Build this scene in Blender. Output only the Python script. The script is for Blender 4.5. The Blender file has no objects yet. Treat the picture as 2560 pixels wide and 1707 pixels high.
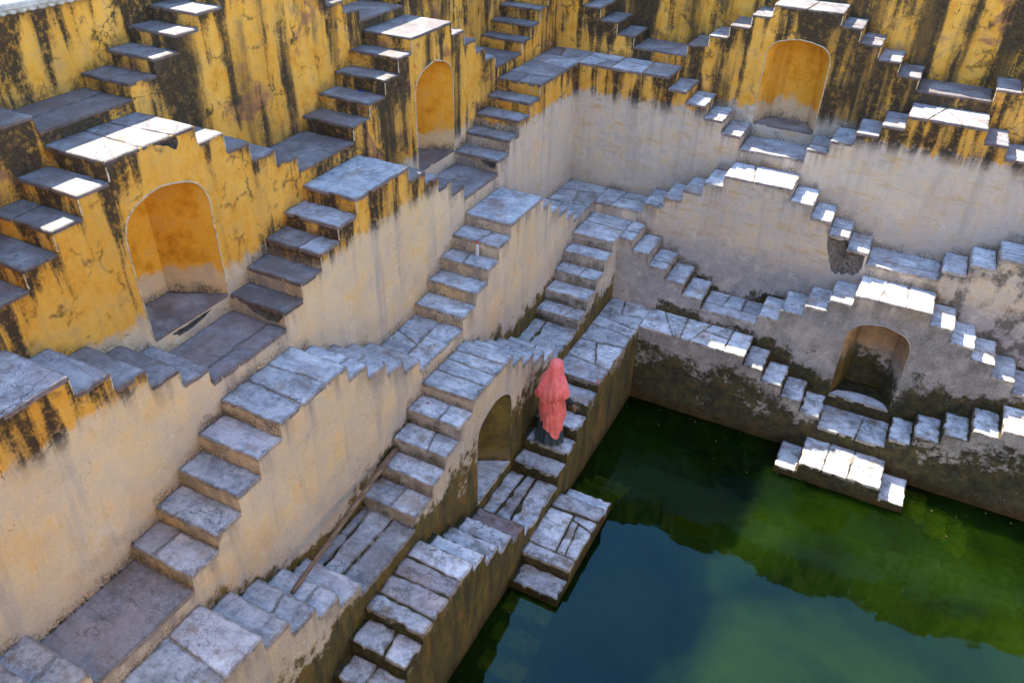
import bpy, bmesh, math, random
import numpy as np
from mathutils import Vector, Matrix, noise
from mathutils.geometry import delaunay_2d_cdt
random.seed(7)
S = bpy.context.scene
COL = S.collection
U = 0.24                                     # metres per survey unit (a step rises about 0.21 m)

# ------------------------------------------------------------------ camera, sky, sun, exposure
cam = bpy.data.cameras.new('camera'); cam_o = bpy.data.objects.new('camera', cam); COL.objects.link(cam_o)
M3 = Matrix(((0.889, -0.277, 0.365), (0.458, 0.5, -0.735), (0.021, 0.821, 0.571)))
q = M3.to_quaternion(); q.normalize()
cam_o.rotation_mode = 'QUATERNION'; cam_o.rotation_quaternion = q
cam_o.location = (5.868, -14.306, 4.292)
cam.sensor_width = 36; cam.lens = 28.256; cam.clip_end = 2000; cam.clip_start = 0.05
S.camera = cam_o
SUN_DIR = Vector((-0.9, 0.43, 1.0)).normalized()      # towards the sun
w = bpy.data.worlds.new('World'); S.world = w; w.use_nodes = True
nt = w.node_tree; nt.nodes.clear()
sky = nt.nodes.new('ShaderNodeTexSky'); sky.sky_type = 'NISHITA'; sky.sun_disc = False
sky.sun_elevation = math.asin(SUN_DIR.z); sky.sun_rotation = math.atan2(SUN_DIR.x, SUN_DIR.y) % (2 * math.pi)
sky.altitude = 400; sky.air_density = 1.0; sky.dust_density = 0.6; sky.ozone_density = 1.0
bg = nt.nodes.new('ShaderNodeBackground'); bg.inputs[1].default_value = 0.15
wo = nt.nodes.new('ShaderNodeOutputWorld')
nt.links.new(sky.outputs[0], bg.inputs[0]); nt.links.new(bg.outputs[0], wo.inputs[0])
sun = bpy.data.lights.new('sun', 'SUN'); sun.energy = 4.0; sun.angle = math.radians(0.5); sun.color = (1.0, 0.90, 0.76)
sun_o = bpy.data.objects.new('sun', sun); COL.objects.link(sun_o)
sun_o.rotation_mode = 'QUATERNION'; sun_o.rotation_quaternion = SUN_DIR.to_track_quat('Z', 'Y'); sun_o.location = (-10, 8, 20)
S.view_settings.view_transform = 'Standard'; S.view_settings.look = 'None'
S.view_settings.exposure = 2.05; S.view_settings.gamma = 1.0
S.view_settings.use_curve_mapping = False
S.render.engine = 'CYCLES'
S.cycles.max_bounces = 6; S.cycles.diffuse_bounces = 4; S.cycles.glossy_bounces = 2; S.cycles.transparent_max_bounces = 4

# ------------------------------------------------------------------ node helper
class G:
    def __init__(s, name):
        s.m = bpy.data.materials.new(name); s.m.use_nodes = True; s.t = s.m.node_tree; s.t.nodes.clear()
        s.out = s.t.nodes.new('ShaderNodeOutputMaterial')
    def n(s, typ, **kw):
        x = s.t.nodes.new(typ)
        for k, v in kw.items(): setattr(x, k, v)
        return x
    def put(s, sock, v):
        if v is None: return
        if isinstance(v, bpy.types.NodeSocket): s.t.links.new(v, sock)
        else:
            if sock.type == 'RGBA' and isinstance(v, (tuple, list)) and len(v) == 3: v = (*v, 1)
            sock.default_value = v
    def math(s, op, a, b=None, c=None, clamp=False):
        x = s.n('ShaderNodeMath', operation=op, use_clamp=clamp)
        for i, v in enumerate((a, b, c)): s.put(x.inputs[i], v)
        return x.outputs[0]
    def add(s, a, b): return s.math('ADD', a, b)
    def mul(s, a, b): return s.math('MULTIPLY', a, b)
    def sub(s, a, b): return s.math('SUBTRACT', a, b)
    def ss(s, v, a, b, lo=0., hi=1.):
        x = s.n('ShaderNodeMapRange', interpolation_type='SMOOTHSTEP')
        for i, q_ in enumerate((v, a, b, lo, hi)): s.put(x.inputs[i], q_)
        return x.outputs[0]
    def lin(s, v, a, b, lo=0., hi=1.):
        x = s.n('ShaderNodeMapRange')
        for i, q_ in enumerate((v, a, b, lo, hi)): s.put(x.inputs[i], q_)
        return x.outputs[0]
    def mix(s, f, a, b, blend='MIX'):
        x = s.n('ShaderNodeMix', data_type='RGBA', blend_type=blend)
        s.put(x.inputs[0], f); s.put(x.inputs[6], a); s.put(x.inputs[7], b)
        return x.outputs[2]
    def noise(s, vec, scale, detail=4., rough=.55, dist=0.):
        x = s.n('ShaderNodeTexNoise')
        s.put(x.inputs['Vector'], vec); s.put(x.inputs['Scale'], scale); s.put(x.inputs['Detail'], detail)
        s.put(x.inputs['Roughness'], rough); s.put(x.inputs['Distortion'], dist)
        return x.outputs[0]
    def noisec(s, vec, scale, detail=3.):
        x = s.n('ShaderNodeTexNoise'); s.put(x.inputs['Vector'], vec); s.put(x.inputs['Scale'], scale); s.put(x.inputs['Detail'], detail)
        return x.outputs[1]
    def scale(s, vec, v3):
        x = s.n('ShaderNodeVectorMath', operation='MULTIPLY'); s.put(x.inputs[0], vec); x.inputs[1].default_value = v3
        return x.outputs[0]
    def ramp(s, v, stops):
        x = s.n('ShaderNodeValToRGB'); e = x.color_ramp.elements
        while len(e) < len(stops): e.new(0.5)
        for k, (p, c) in zip(e, stops): k.position = p; k.color = (*c, 1)
        s.put(x.inputs[0], v); return x.outputs[0]
    def attr(s, name, typ='GEOMETRY'):
        x = s.n('ShaderNodeAttribute', attribute_type=typ, attribute_name=name); return x.outputs['Fac']
    def pos(s): return s.n('ShaderNodeNewGeometry').outputs['Position']
    def nor(s): return s.n('ShaderNodeNewGeometry').outputs['Normal']
    def sep(s, v):
        x = s.n('ShaderNodeSeparateXYZ'); s.put(x.inputs[0], v); return x.outputs
    def vor(s, vec, scale, feature='DISTANCE_TO_EDGE'):
        x = s.n('ShaderNodeTexVoronoi', feature=feature); s.put(x.inputs['Vector'], vec); s.put(x.inputs['Scale'], scale); return x.outputs[0]
    def bump(s, h, strength=.4, dist=.01, nrm=None):
        x = s.n('ShaderNodeBump'); s.put(x.inputs['Height'], h); s.put(x.inputs['Strength'], strength); s.put(x.inputs['Distance'], dist)
        if nrm: s.put(x.inputs['Normal'], nrm)
        return x.outputs[0]
    def bsdf(s, col, rough=.9, nrm=None, **kw):
        x = s.n('ShaderNodeBsdfPrincipled'); s.put(x.inputs['Base Color'], col); s.put(x.inputs['Roughness'], rough)
        if nrm: s.put(x.inputs['Normal'], nrm)
        for k, v in kw.items(): s.put(x.inputs[k.replace('_', ' ')], v)
        s.t.links.new(x.outputs[0], s.out.inputs[0]); return x

# ------------------------------------------------------------------ materials
def mat_plaster():
    g = G('lime_plaster'); P = g.pos(); x, y, z = g.sep(P); nx = g.sep(g.nor())[0]
    drop = g.attr('drop'); rise = g.attr('rise'); orange = g.attr('orange'); dirt = g.attr('dirt', 'OBJECT')
    big = g.noise(P, 1.1, 3); mid = g.noise(P, 4.2, 5, .64); fine = g.noise(P, 34, 3, .7); grit = g.noise(P, 120, 2, .7)
    stA = g.noise(g.scale(P, (4.6, 4.6, .36)), 1, 5, .58, .12)
    stB = g.noise(g.scale(P, (2.1, 2.1, .2)), 1, 4, .6, .1)
    # yellow wash above, bare pale plaster below the old flood line
    zb = g.add(-0.50, g.add(g.mul(g.sub(mid, .5), .34), g.mul(g.sub(stA, .5), .42)))
    yel = g.ss(g.sub(z, zb), -.05, .07)
    ycol = g.ramp(g.add(g.mul(mid, .7), g.mul(big, .3)), [(.30, (.54, .22, .018)), (.45, (.70, .345, .045)), (.58, (.78, .43, .085)), (.70, (.68, .41, .14))])
    ycol = g.mix(g.mul(orange, .85), ycol, g.ramp(mid, [(.3, (.56, .215, .008)), (.5, (.78, .37, .025)), (.72, (.72, .38, .07))]))
    pcol = g.ramp(g.add(g.mul(mid, .6), g.mul(g.noise(P, 1.9, 5, .65), .4)), [(.30, (.50, .405, .30)), (.43, (.64, .505, .335)), (.55, (.72, .54, .305)), (.67, (.78, .48, .17))])
    pcol = g.mix(g.ss(stA, .52, .72, 0, .5), pcol, (.45, .42, .40))
    pcol = g.mix(g.ss(y, -5.5, -.3, 0, .75), pcol, g.ramp(mid, [(.3, (.43, .395, .36)), (.50, (.58, .51, .43)), (.66, (.63, .47, .28))]))
    prun = g.ss(g.add(g.add(g.mul(stA, .7), g.mul(mid, .3)), g.mul(g.math('POWER', 2.718, g.mul(drop, -2.2)), .085)), .515, .64)
    pcol = g.mix(g.mul(prun, .42), pcol, (.36, .305, .26))
    pfoot = g.mul(g.ss(g.add(rise, g.mul(g.sub(big, .5), .9)), .75, .0), g.ss(mid, .30, .60))  # soft grey grime at the foot, joint shading painted in for contrast
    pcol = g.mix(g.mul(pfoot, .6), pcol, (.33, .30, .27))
    pcol = g.mix(g.mul(orange, .65), pcol, (.70, .46, .20))
    sat = g.ss(g.noise(P, 1.3, 5, .65), .50, .66, 0, .5)
    pcol = g.mix(g.mul(sat, g.ss(y, 0, -3.5, .35, 1)), pcol, (.74, .46, .17))
    speck = g.mul(g.ss(g.vor(P, 5.5, 'F1'), .035, .02), .8)
    pcol = g.mix(speck, pcol, (.09, .07, .05))
    band = g.noise(g.scale(P, (1.5, 1.5, 6.0)), 1, 6, .68)
    pcol = g.mix(g.mul(g.ss(band, .52, .66), g.ss(nx, .5, .1, .1, .6)), pcol, (.52, .33, .13))
    low = g.ss(z, -2.35, -3.1)
    gcol = g.ramp(g.add(g.mul(mid, .55), g.mul(fine, .45)), [(.30, (.19, .18, .17)), (.50, (.33, .31, .30)), (.68, (.50, .45, .42))])
    on = g.mul(g.mul(orange, low), g.ss(g.add(g.add(rise, g.ss(y, -2.2, -4.5, 0, .75)), g.mul(g.sub(mid, .5), .5)), .55, 1.05))
    lowk = g.mul(low, g.ss(nx, .6, .2, .45, .95))
    pcol = g.mix(lowk, pcol, gcol)
    cell = g.n('ShaderNodeTexVoronoi', feature='F1'); pw = g.n('ShaderNodeVectorMath', operation='ADD'); pws = g.n('ShaderNodeVectorMath', operation='SCALE')
    g.put(pws.inputs[0], g.noisec(P, 3, 4)); pws.inputs[3].default_value = .5; g.put(pw.inputs[0], P); g.put(pw.inputs[1], pws.outputs[0]); g.put(cell.inputs['Vector'], pw.outputs[0]); cell.inputs['Scale'].default_value = 1.3
    tint = g.sep(cell.outputs['Color'])[0]
    pcol = g.mix(g.ss(tint, .55, .9, 0, .18), pcol, (.45, .42, .40)); pcol = g.mix(g.ss(tint, .35, .05, 0, .25), pcol, (.72, .62, .47))
    flake = g.ss(g.noise(P, 2.6, 5, .72), .615, .63)
    pcol = g.mix(g.mul(flake, .35), pcol, (.68, .63, .55))
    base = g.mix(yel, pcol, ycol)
    base = g.mix(on, base, g.mix(g.ss(y, -2.2, -4.5), g.ramp(mid, [(.35, (.28, .13, .02)), (.6, (.55, .26, .03))]), g.ramp(mid, [(.35, (.05, .038, .004)), (.6, (.17, .12, .006))])))
    upper = g.ss(z, -.75, -.45)
    # brown weathering film, heavier high up
    film = g.ss(g.add(g.mul(stB, .55), g.mul(mid, .45)), .44, .62)
    clump = g.noise(P, .9, 3, .6)
    base = g.mix(g.mul(g.mul(g.mul(film, upper), g.add(.45, g.mul(dirt, .85))), g.sub(1, g.mul(orange, .8))), base, g.mix(.62, base, (.15, .080, .035)))
    # reddish bare patches where the wash has come away
    red = g.mul(g.mul(g.ss(g.noise(P, 1.55, 4, .6, .4), .58, .66), upper), g.mul(g.sub(1, orange), g.ss(dirt, .0, .6, .35, 1)))
    base = g.mix(g.mul(red, .75), base, (.27, .115, .075))
    # black mould streaks running down from the top edges
    fall = g.math('POWER', 2.718, g.mul(drop, -1.7))
    sA = g.add(g.add(g.mul(stA, .62), g.mul(stB, .38)), g.add(g.mul(fall, .11), g.add(g.mul(dirt, .08), g.mul(g.sub(clump, .5), .42))))
    soot = g.ss(g.add(sA, g.mul(g.sub(fine, .5), .15)), .57, .66)
    soot = g.mul(soot, g.ss(g.noise(P, 11, 4, .75), .34, .5, .45, 1))
    soot = g.mul(soot, g.math('MAXIMUM', upper, g.mul(g.ss(drop, .45, .02), .35)))
    soot = g.mul(soot, g.sub(1, g.mul(orange, .9)))
    base = g.mix(g.mul(soot, .94), base, (.022, .019, .016))
    # broad stain columns
    wide = g.mul(g.ss(g.add(g.add(stB, g.mul(g.sub(clump, .5), .25)), g.add(g.mul(g.sub(fine, .5), .28), g.mul(dirt, .095))), .53, .66), g.mul(upper, g.ss(dirt, .15, .8)))
    base = g.mix(g.mul(wide, .80), base, g.ramp(fine, [(.35, (.022, .018, .011)), (.65, (.10, .068, .030))]))
    dk = g.mul(g.mul(g.ss(g.add(g.noise(P, 2.2, 6, .72), g.mul(g.sub(stA, .5), .25)), .45, .57), g.ss(dirt, .8, 1.0)), g.sub(1, upper))
    base = g.mix(g.mul(dk, .8), base, g.ramp(fine, [(.35, (.035, .033, .026)), (.65, (.13, .12, .10))]))
    # cracks with soot in them
    warp = g.n('ShaderNodeVectorMath', operation='ADD'); g.put(warp.inputs[0], P)
    wv = g.n('ShaderNodeVectorMath', operation='SCALE'); g.put(wv.inputs[0], g.noisec(P, 6, 4)); wv.inputs[3].default_value = .30
    g.put(warp.inputs[1], wv.outputs[0])
    cr = g.vor(warp.outputs[0], 3.1); cmask = g.ss(g.noise(P, 1.7, 3), .55, .64)
    crack = g.mul(g.mul(g.ss(g.add(cr, g.mul(g.sub(fine, .5), .03)), .020, .004), cmask), g.add(.30, g.mul(upper, .70)))
    crack = g.mul(crack, g.sub(1, g.mul(orange, .75)))
    smud = g.mul(g.mul(g.ss(g.add(cr, g.mul(g.sub(fine, .5), .16)), .11, .0), g.ss(g.noise(P, 2.9, 4), .52, .62)), g.mul(upper, g.sub(1, orange)))
    base = g.mix(g.mul(smud, .7), base, (.055, .042, .022)); base = g.mix(g.mul(crack, .85), base, (.035, .026, .015))
    # grime under the slab lip and at every foot, joint shading painted in too
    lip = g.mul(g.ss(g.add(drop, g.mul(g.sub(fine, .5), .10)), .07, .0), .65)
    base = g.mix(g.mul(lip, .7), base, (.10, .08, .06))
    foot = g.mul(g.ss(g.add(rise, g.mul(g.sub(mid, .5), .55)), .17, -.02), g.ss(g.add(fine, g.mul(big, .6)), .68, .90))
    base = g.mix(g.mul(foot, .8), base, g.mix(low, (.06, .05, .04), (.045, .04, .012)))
    # moss and algae towards the water
    mn = g.add(g.add(g.mul(g.noise(P, 1.7, 6, .68), .62), g.mul(g.noise(P, 9, 6, .75), .38)), g.lin(z, -2.5, -5.3, -.17, .17))
    mn = g.add(mn, g.add(g.mul(g.mul(g.ss(nx, .3, .7), g.ss(z, -2.8, -4.2)), .13), g.mul(g.ss(rise, .55, .0), .13)))
    mn = g.add(mn, g.mul(g.ss(drop, .5, 0), -.05))
    mn = g.sub(mn, g.mul(g.mul(g.ss(nx, .4, .1), g.ss(z, -4.3, -3.2)), .085))
    moss = g.mul(g.mul(g.ss(mn, .49, .575), g.ss(z, -1.9, -2.9)), g.sub(1, on))
    mcol = g.ramp(g.add(g.mul(g.noise(g.scale(P, (5, 5, 1.3)), 1, 5, .7), .8), g.mul(fine, .2)), [(.30, (.009, .007, .002)), (.42, (.036, .028, .003)), (.53, (.098, .070, .005)), (.66, (.23, .095, .008))])
    mcol = g.mix(g.ss(nx, .5, .1), mcol, g.ramp(g.noise(P, 7, 4, .7), [(.34, (.009, .008, .003)), (.50, (.034, .029, .006)), (.66, (.095, .066, .014))]))
    mcol = g.mix(g.ss(g.noise(P, 6, 4), .5, .66, 0, .6), mcol, (.040, .050, .006))
    base = g.mix(g.mul(moss, .93), base, mcol)
    wet = g.ss(g.add(z, g.mul(g.sub(mid, .5), .35)), -5.22, -5.5)
    base = g.mix(g.mul(wet, .75), base, g.ramp(g.noise(P, 3, 4), [(.35, (.014, .011, .004)), (.62, (.075, .040, .007))]))
    # fine mottling
    base = g.mix(.55, base, g.mix(1, base, g.ramp(g.add(g.mul(fine, .6), g.mul(grit, .4)), [(.3, (.62, .60, .58)), (.5, (1, 1, 1)), (.7, (1.0, 1.0, 1.0))]), 'MULTIPLY'))
    h = g.add(g.add(g.mul(mid, .9), g.mul(fine, .35)), g.add(g.mul(grit, .12), g.add(g.mul(crack, -.5), g.add(g.mul(soot, -.12), g.mul(flake, -.18)))))
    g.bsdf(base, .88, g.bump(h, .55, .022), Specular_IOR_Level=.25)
    return g.m

def mat_slab():
    g = G('slate_slab'); P = g.pos(); z = g.sep(P)[2]; nz = g.sep(g.nor())[2]
    tone = g.attr('tone', 'OBJECT'); rust = g.attr('rust', 'OBJECT'); seed = g.attr('seed', 'OBJECT'); moss = g.attr('moss', 'OBJECT')
    off = g.n('ShaderNodeVectorMath', operation='ADD'); g.put(off.inputs[0], P)
    cx = g.n('ShaderNodeCombineXYZ'); g.put(cx.inputs[0], seed); g.put(cx.inputs[1], g.mul(seed, 1.7)); g.put(off.inputs[1], cx.outputs[0])
    Q = off.outputs[0]
    n1 = g.noise(Q, 3.2, 7, .64, .35); n2 = g.noise(Q, 14, 4, .7); n3 = g.noise(Q, 70, 3, .7)
    col = g.ramp(g.add(g.mul(n1, .62), g.mul(n2, .38)), [(.30, (.12, .125, .14)), (.41, (.32, .345, .375)), (.51, (.52, .55, .585)), (.65, (.70, .715, .72))])
    grain = g.noise(g.scale(Q, (2.2, 8.5, 4)), 1, 7, .72, .3)
    col = g.mix(g.ss(grain, .50, .66, 0, .5), col, (.19, .19, .21))
    br = g.ss(g.noise(Q, 2.1, 5, .68), .53, .66)
    col = g.mix(g.mul(br, .60), col, (.30, .20, .125))
    pu = g.ss(g.noise(Q, 1.4, 3), .50, .66)
    col = g.mix(g.mul(pu, .30), col, (.30, .22, .23))
    col = g.mix(g.mul(rust, g.ss(n1, .38, .55, .25, .85)), col, (.32, .165, .125))
    led = g.math('ABSOLUTE', g.sub(n1, .5)); led2 = g.math('ABSOLUTE', g.sub(n1, .43)); led3 = g.math('ABSOLUTE', g.sub(n1, .57))
    line = g.math('MAXIMUM', g.ss(led, .010, .0), g.math('MAXIMUM', g.ss(led2, .008, 0), g.ss(led3, .008, 0)))
    line = g.mul(line, g.ss(g.noise(Q, 2.7, 2), .42, .6))
    col = g.mix(g.mul(line, .65), col, (.05, .045, .04))
    wq = g.n('ShaderNodeVectorMath', operation='ADD'); ws = g.n('ShaderNodeVectorMath', operation='SCALE'); g.put(ws.inputs[0], g.noisec(Q, 4, 4)); ws.inputs[3].default_value = .35
    g.put(wq.inputs[0], Q); g.put(wq.inputs[1], ws.outputs[0])
    ck = g.mul(g.ss(g.vor(wq.outputs[0], 1.7), .010, .002), g.ss(g.noise(Q, 1.3, 2), .54, .60))
    col = g.mix(g.mul(ck, .8), col, (.035, .03, .028))
    grime = g.ss(g.noise(Q, 5.5, 6, .75), .55, .68)
    col = g.mix(g.mul(grime, .42), col, (.10, .09, .08))
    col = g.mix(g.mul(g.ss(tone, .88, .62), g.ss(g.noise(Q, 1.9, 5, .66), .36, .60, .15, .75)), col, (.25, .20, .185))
    rim = g.ss(g.add(g.attr('drop'), g.mul(g.sub(n2, .5), .09)), .034, .0)
    col = g.mix(g.mul(rim, .55), col, g.mix(g.ss(n1, .42, .58), (.10, .085, .075), (.22, .165, .12)))
    ms = g.mul(g.ss(g.noise(Q, 4.5, 6, .75), .5, .62), moss)
    col = g.mix(g.mul(ms, .7), col, (.07, .055, .015))
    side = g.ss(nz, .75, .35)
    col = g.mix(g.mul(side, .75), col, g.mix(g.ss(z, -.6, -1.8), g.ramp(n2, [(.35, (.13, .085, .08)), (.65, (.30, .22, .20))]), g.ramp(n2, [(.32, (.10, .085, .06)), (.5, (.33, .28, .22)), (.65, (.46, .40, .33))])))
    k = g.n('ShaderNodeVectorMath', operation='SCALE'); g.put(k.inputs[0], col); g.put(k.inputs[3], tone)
    step = g.math('SNAP', n1, .045)
    h = g.add(g.add(g.mul(step, 1.1), g.mul(n2, .28)), g.add(g.mul(n3, .10), g.add(g.mul(line, -.14), g.add(g.mul(ck, -.25), g.mul(grain, .25)))))
    g.bsdf(k.outputs[0], g.lin(n2, .3, .7, .5, .8), g.bump(h, .7, .03), Specular_IOR_Level=.35)
    return g.m

def mat_rubble():
    g = G('broken_rubble'); P = g.pos(); n = g.noise(P, 22, 6, .75)
    col = g.ramp(n, [(.3, (.05, .042, .036)), (.5, (.17, .145, .115)), (.7, (.31, .275, .23))])
    g.bsdf(col, .95, g.bump(n, .9, .03)); return g.m
def mat_rim():
    g = G('pale_plaster_edge'); P = g.pos(); n = g.noise(P, 14, 5, .7)
    g.bsdf(g.ramp(n, [(.36, (.30, .20, .08)), (.50, (.52, .44, .30)), (.7, (.66, .60, .48))]), .85, g.bump(n, .4, .006)); return g.m
def mat_water():
    g = G('murky_green_water'); P = g.pos()
    h = g.add(g.mul(g.noise(P, 1.6, 3, .5, .6), 1.0), g.add(g.mul(g.noise(P, 7, 3, .5), .10), g.mul(g.noise(P, 22, 2, .5), .012)))
    nrm = g.bump(h, .05, .05)
    murk = g.noise(P, .55, 4, .55, .5)
    d = g.n('ShaderNodeSubsurfaceScattering', falloff='BURLEY')
    g.put(d.inputs['Color'], g.ramp(murk, [(.32, (.0025, .008, .0015)), (.5, (.009, .024, .0012)), (.68, (.017, .040, .0022))]))
    d.inputs['Scale'].default_value = 1.0; d.inputs['Radius'].default_value = (.35, .55, .25)
    tr = g.n('ShaderNodeBsdfTransparent'); g.put(tr.inputs[0], (.58, .56, .06))
    m1 = g.n('ShaderNodeMixShader'); m1.inputs[0].default_value = .5; g.put(m1.inputs[1], d.outputs[0]); g.put(m1.inputs[2], tr.outputs[0])
    gl = g.n('ShaderNodeBsdfGlossy'); gl.inputs['Roughness'].default_value = .01; g.put(gl.inputs['Normal'], nrm); gl.inputs[0].default_value = (.30, .72, .92, 1)
    fr_ = g.n('ShaderNodeFresnel'); fr_.inputs[0].default_value = 1.42; g.put(fr_.inputs['Normal'], nrm)
    m2 = g.n('ShaderNodeMixShader'); g.put(m2.inputs[0], fr_.outputs[0]); g.put(m2.inputs[1], m1.outputs[0]); g.put(m2.inputs[2], gl.outputs[0])
    g.t.links.new(m2.outputs[0], g.out.inputs[0]); return g.m
def mat_simple(name, col, rough=.7, var=.25, scale=20, bump=.2, **kw):
    g = G(name); P = g.pos(); n = g.noise(P, scale, 5, .65)
    c0 = tuple(c * (1 - var) for c in col); c1 = tuple(min(1, c * (1 + var)) for c in col)
    g.bsdf(g.ramp(n, [(.3, c0), (.7, c1)]), rough, g.bump(n, bump, .004), **kw); return g.m
def mat_veil():
    g = G('coral_veil'); P = g.pos(); n = g.noise(P, 9, 4); wv = g.noise(g.scale(P, (260, 260, 260)), 1, 2)
    dots = g.ss(g.vor(P, 9, 'F1'), .05, .035)
    col = g.ramp(n, [(.3, (.80, .125, .115)), (.7, (.95, .24, .20))])
    col = g.mix(g.mul(dots, .7), col, (.10, .05, .10))
    x = g.bsdf(col, .75, g.bump(g.add(g.mul(n, .6), g.mul(wv, .2)), .25, .01), Sheen_Weight=.3, Sheen_Tint=(1, .6, .55))
    return g.m
def mat_skirt():
    g = G('printed_dark_skirt'); P = g.pos(); v = g.vor(P, 26, 'F1'); n = g.noise(P, 30, 3)
    col = g.mix(g.ss(v, .25, .15), (.035, .060, .072), g.ramp(n, [(.42, (.06, .11, .14)), (.5, (.16, .03, .05)), (.58, (.10, .10, .12))]))
    g.bsdf(col, .85); return g.m

PL, SL, RUB, RIM, WAT = mat_plaster(), mat_slab(), mat_rubble(), mat_rim(), mat_water()

# ------------------------------------------------------------------ object helpers
def empty(name, loc, label, cat, group=None):
    o = bpy.data.objects.new(name, None); COL.objects.link(o); o.location = loc; o.empty_display_size = .2
    o['label'] = label; o['category'] = cat
    if group: o['group'] = group
    return o
class Acc:
    def __init__(s): s.v = []; s.f = []; s.a = {'drop': [], 'rise': [], 'orange': []}
    def vert(s, p, drop=9., rise=9., orange=0.):
        s.v.append(p); s.a['drop'].append(drop); s.a['rise'].append(rise); s.a['orange'].append(orange); return len(s.v) - 1
    def obj(s, name, mat, parent=None, smooth=False, label=None, kind=None):
        me = bpy.data.meshes.new(name); base = Vector(parent_loc(parent)) if parent else Vector((0, 0, 0))
        me.from_pydata([Vector(p) - base for p in s.v], [], s.f)
        for k, vals in s.a.items():
            at = me.attributes.new(k, 'FLOAT', 'POINT'); at.data.foreach_set('value', vals)
        me.materials.append(mat); me.update()
        if smooth: me.polygons.foreach_set('use_smooth', [True] * len(me.polygons))
        o = bpy.data.objects.new(name, me); COL.objects.link(o)
        if parent: o.parent = parent
        if label: o['label'] = label
        if kind: o['kind'] = kind
        return o
def parent_loc(p):
    l = Vector((0, 0, 0))
    while p: l = l + p.location; p = p.parent
    return l

def wob(p, amp=1.0):
    v = Vector(p)
    return v + amp * (noise.noise_vector(v * 2.3) * .011 + noise.noise_vector(v * 8.5) * .0045)

def panel(acc, poly, holes, to3d, attr, cell=.12, flip=False, amp=1.0):
    """a plaster face: boundary and inside sampled finely, bent by a world-space noise"""
    pts = []; edges = []
    def loop(pl):
        i0 = len(pts); n_ = len(pl)
        for i in range(n_):
            a = pl[i]; b = pl[(i + 1) % n_]; k = max(1, int(round(math.dist(a, b) / cell)))
            for j in range(k): pts.append((a[0] + (b[0] - a[0]) * j / k, a[1] + (b[1] - a[1]) * j / k))
        m_ = len(pts) - i0
        for j in range(m_): edges.append((i0 + j, i0 + (j + 1) % m_))
    loop(poly)
    for h in holes: loop(h)
    A = np.array(pts); E0 = np.array(edges)
    lo = A.min(0); hi = A.max(0)
    gx = np.arange(lo[0] + cell * .5, hi[0], cell); gy = np.arange(lo[1] + cell * .5, hi[1], cell)
    if len(gx) and len(gy):
        Q = np.stack(np.meshgrid(gx, gy), -1).reshape(-1, 2); rs = np.random.RandomState(len(pts)); Q = Q + (rs.rand(*Q.shape) - .5) * cell * .35
        a = A[E0[:, 0]]; b = A[E0[:, 1]]; ab = b - a
        t = ((Q[:, None] - a) * ab).sum(-1) / np.maximum((ab * ab).sum(-1), 1e-12); t = np.clip(t, 0, 1)
        d = np.linalg.norm(Q[:, None] - (a + t[..., None] * ab), axis=-1).min(1)
        for p in Q[d > cell * .38]: pts.append(tuple(p))
    V, _, F, *_ = delaunay_2d_cdt([Vector(p) for p in pts], edges, [], 2, 1e-6)
    ids = []
    for p in V:
        w_ = to3d(p[0], p[1]); dr, ri = attr(p[0], p[1]); ids.append(acc.vert(wob(w_, amp), dr, ri))
    F = np.array([tuple(f) for f in F if len(f) == 3]); VA = np.array([(p[0], p[1]) for p in V])
    keep = np.ones(len(F), bool); cen = VA[F].mean(1)
    for h in holes:
        hp = np.array(h); a = hp; b = np.roll(hp, -1, 0); ins = np.zeros(len(F), bool)
        for (x0, y0), (x1, y1) in zip(a, b):
            if y0 == y1: continue
            ins ^= ((y0 > cen[:, 1]) != (y1 > cen[:, 1])) & (cen[:, 0] < (x1 - x0) * (cen[:, 1] - y0) / (y1 - y0) + x0)
        keep &= ~ins
    for f in F[keep]:
        f = [ids[i] for i in f]
        acc.f.append(f[::-1] if flip else f)

# walls: 'L' runs along y and faces +x, 'R' runs along x and faces -y
def P3(wall, s, d, z): return (d, s, z) if wall == 'L' else (s, d, z)
TI = 'YZABCDEF'
FX = {k: v * U for k, v in dict(Y=-10.24, Z=-7.1, A=-3.5, B=0, C=3.46, D=6.88, E=10.27, F=13.53).items()}
FY = {k: v * U for k, v in dict(Y=9.85, Z=6.57, A=3.29, B=0, C=-3.06, D=-6.22, E=-9.23, F=-12.46).items()}
LV = {'Z': (9.3, 8.59, 7.91, 7.17, 6.44, 5.79), 'A': (5.2, 4.37, 3.45, 2.55, 1.69, .85), 'B': (0, -.86, -1.68, -2.58, -3.49, -4.39),
      'C': (-5.46, -6.3, -7.24, -8.13, -8.99, -9.8), 'D': (-10.72, -11.55, -12.49, -13.35, -14.26, -15.07),
      'E': (-16.15, -16.89, -17.8, -18.66, -19.5, -20.35), 'F': (-21.44, -22.31, -23.15, -24.0, -24.9, -25.8)}
LV = {k: tuple(a * U for a in v) for k, v in LV.items()}
def fr(wall, t): return FX[t] if wall == 'L' else FY[t]
def bk(wall, t): return fr(wall, TI[TI.index(t) - 1])
WATER_Z = -22.95 * U

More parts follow.
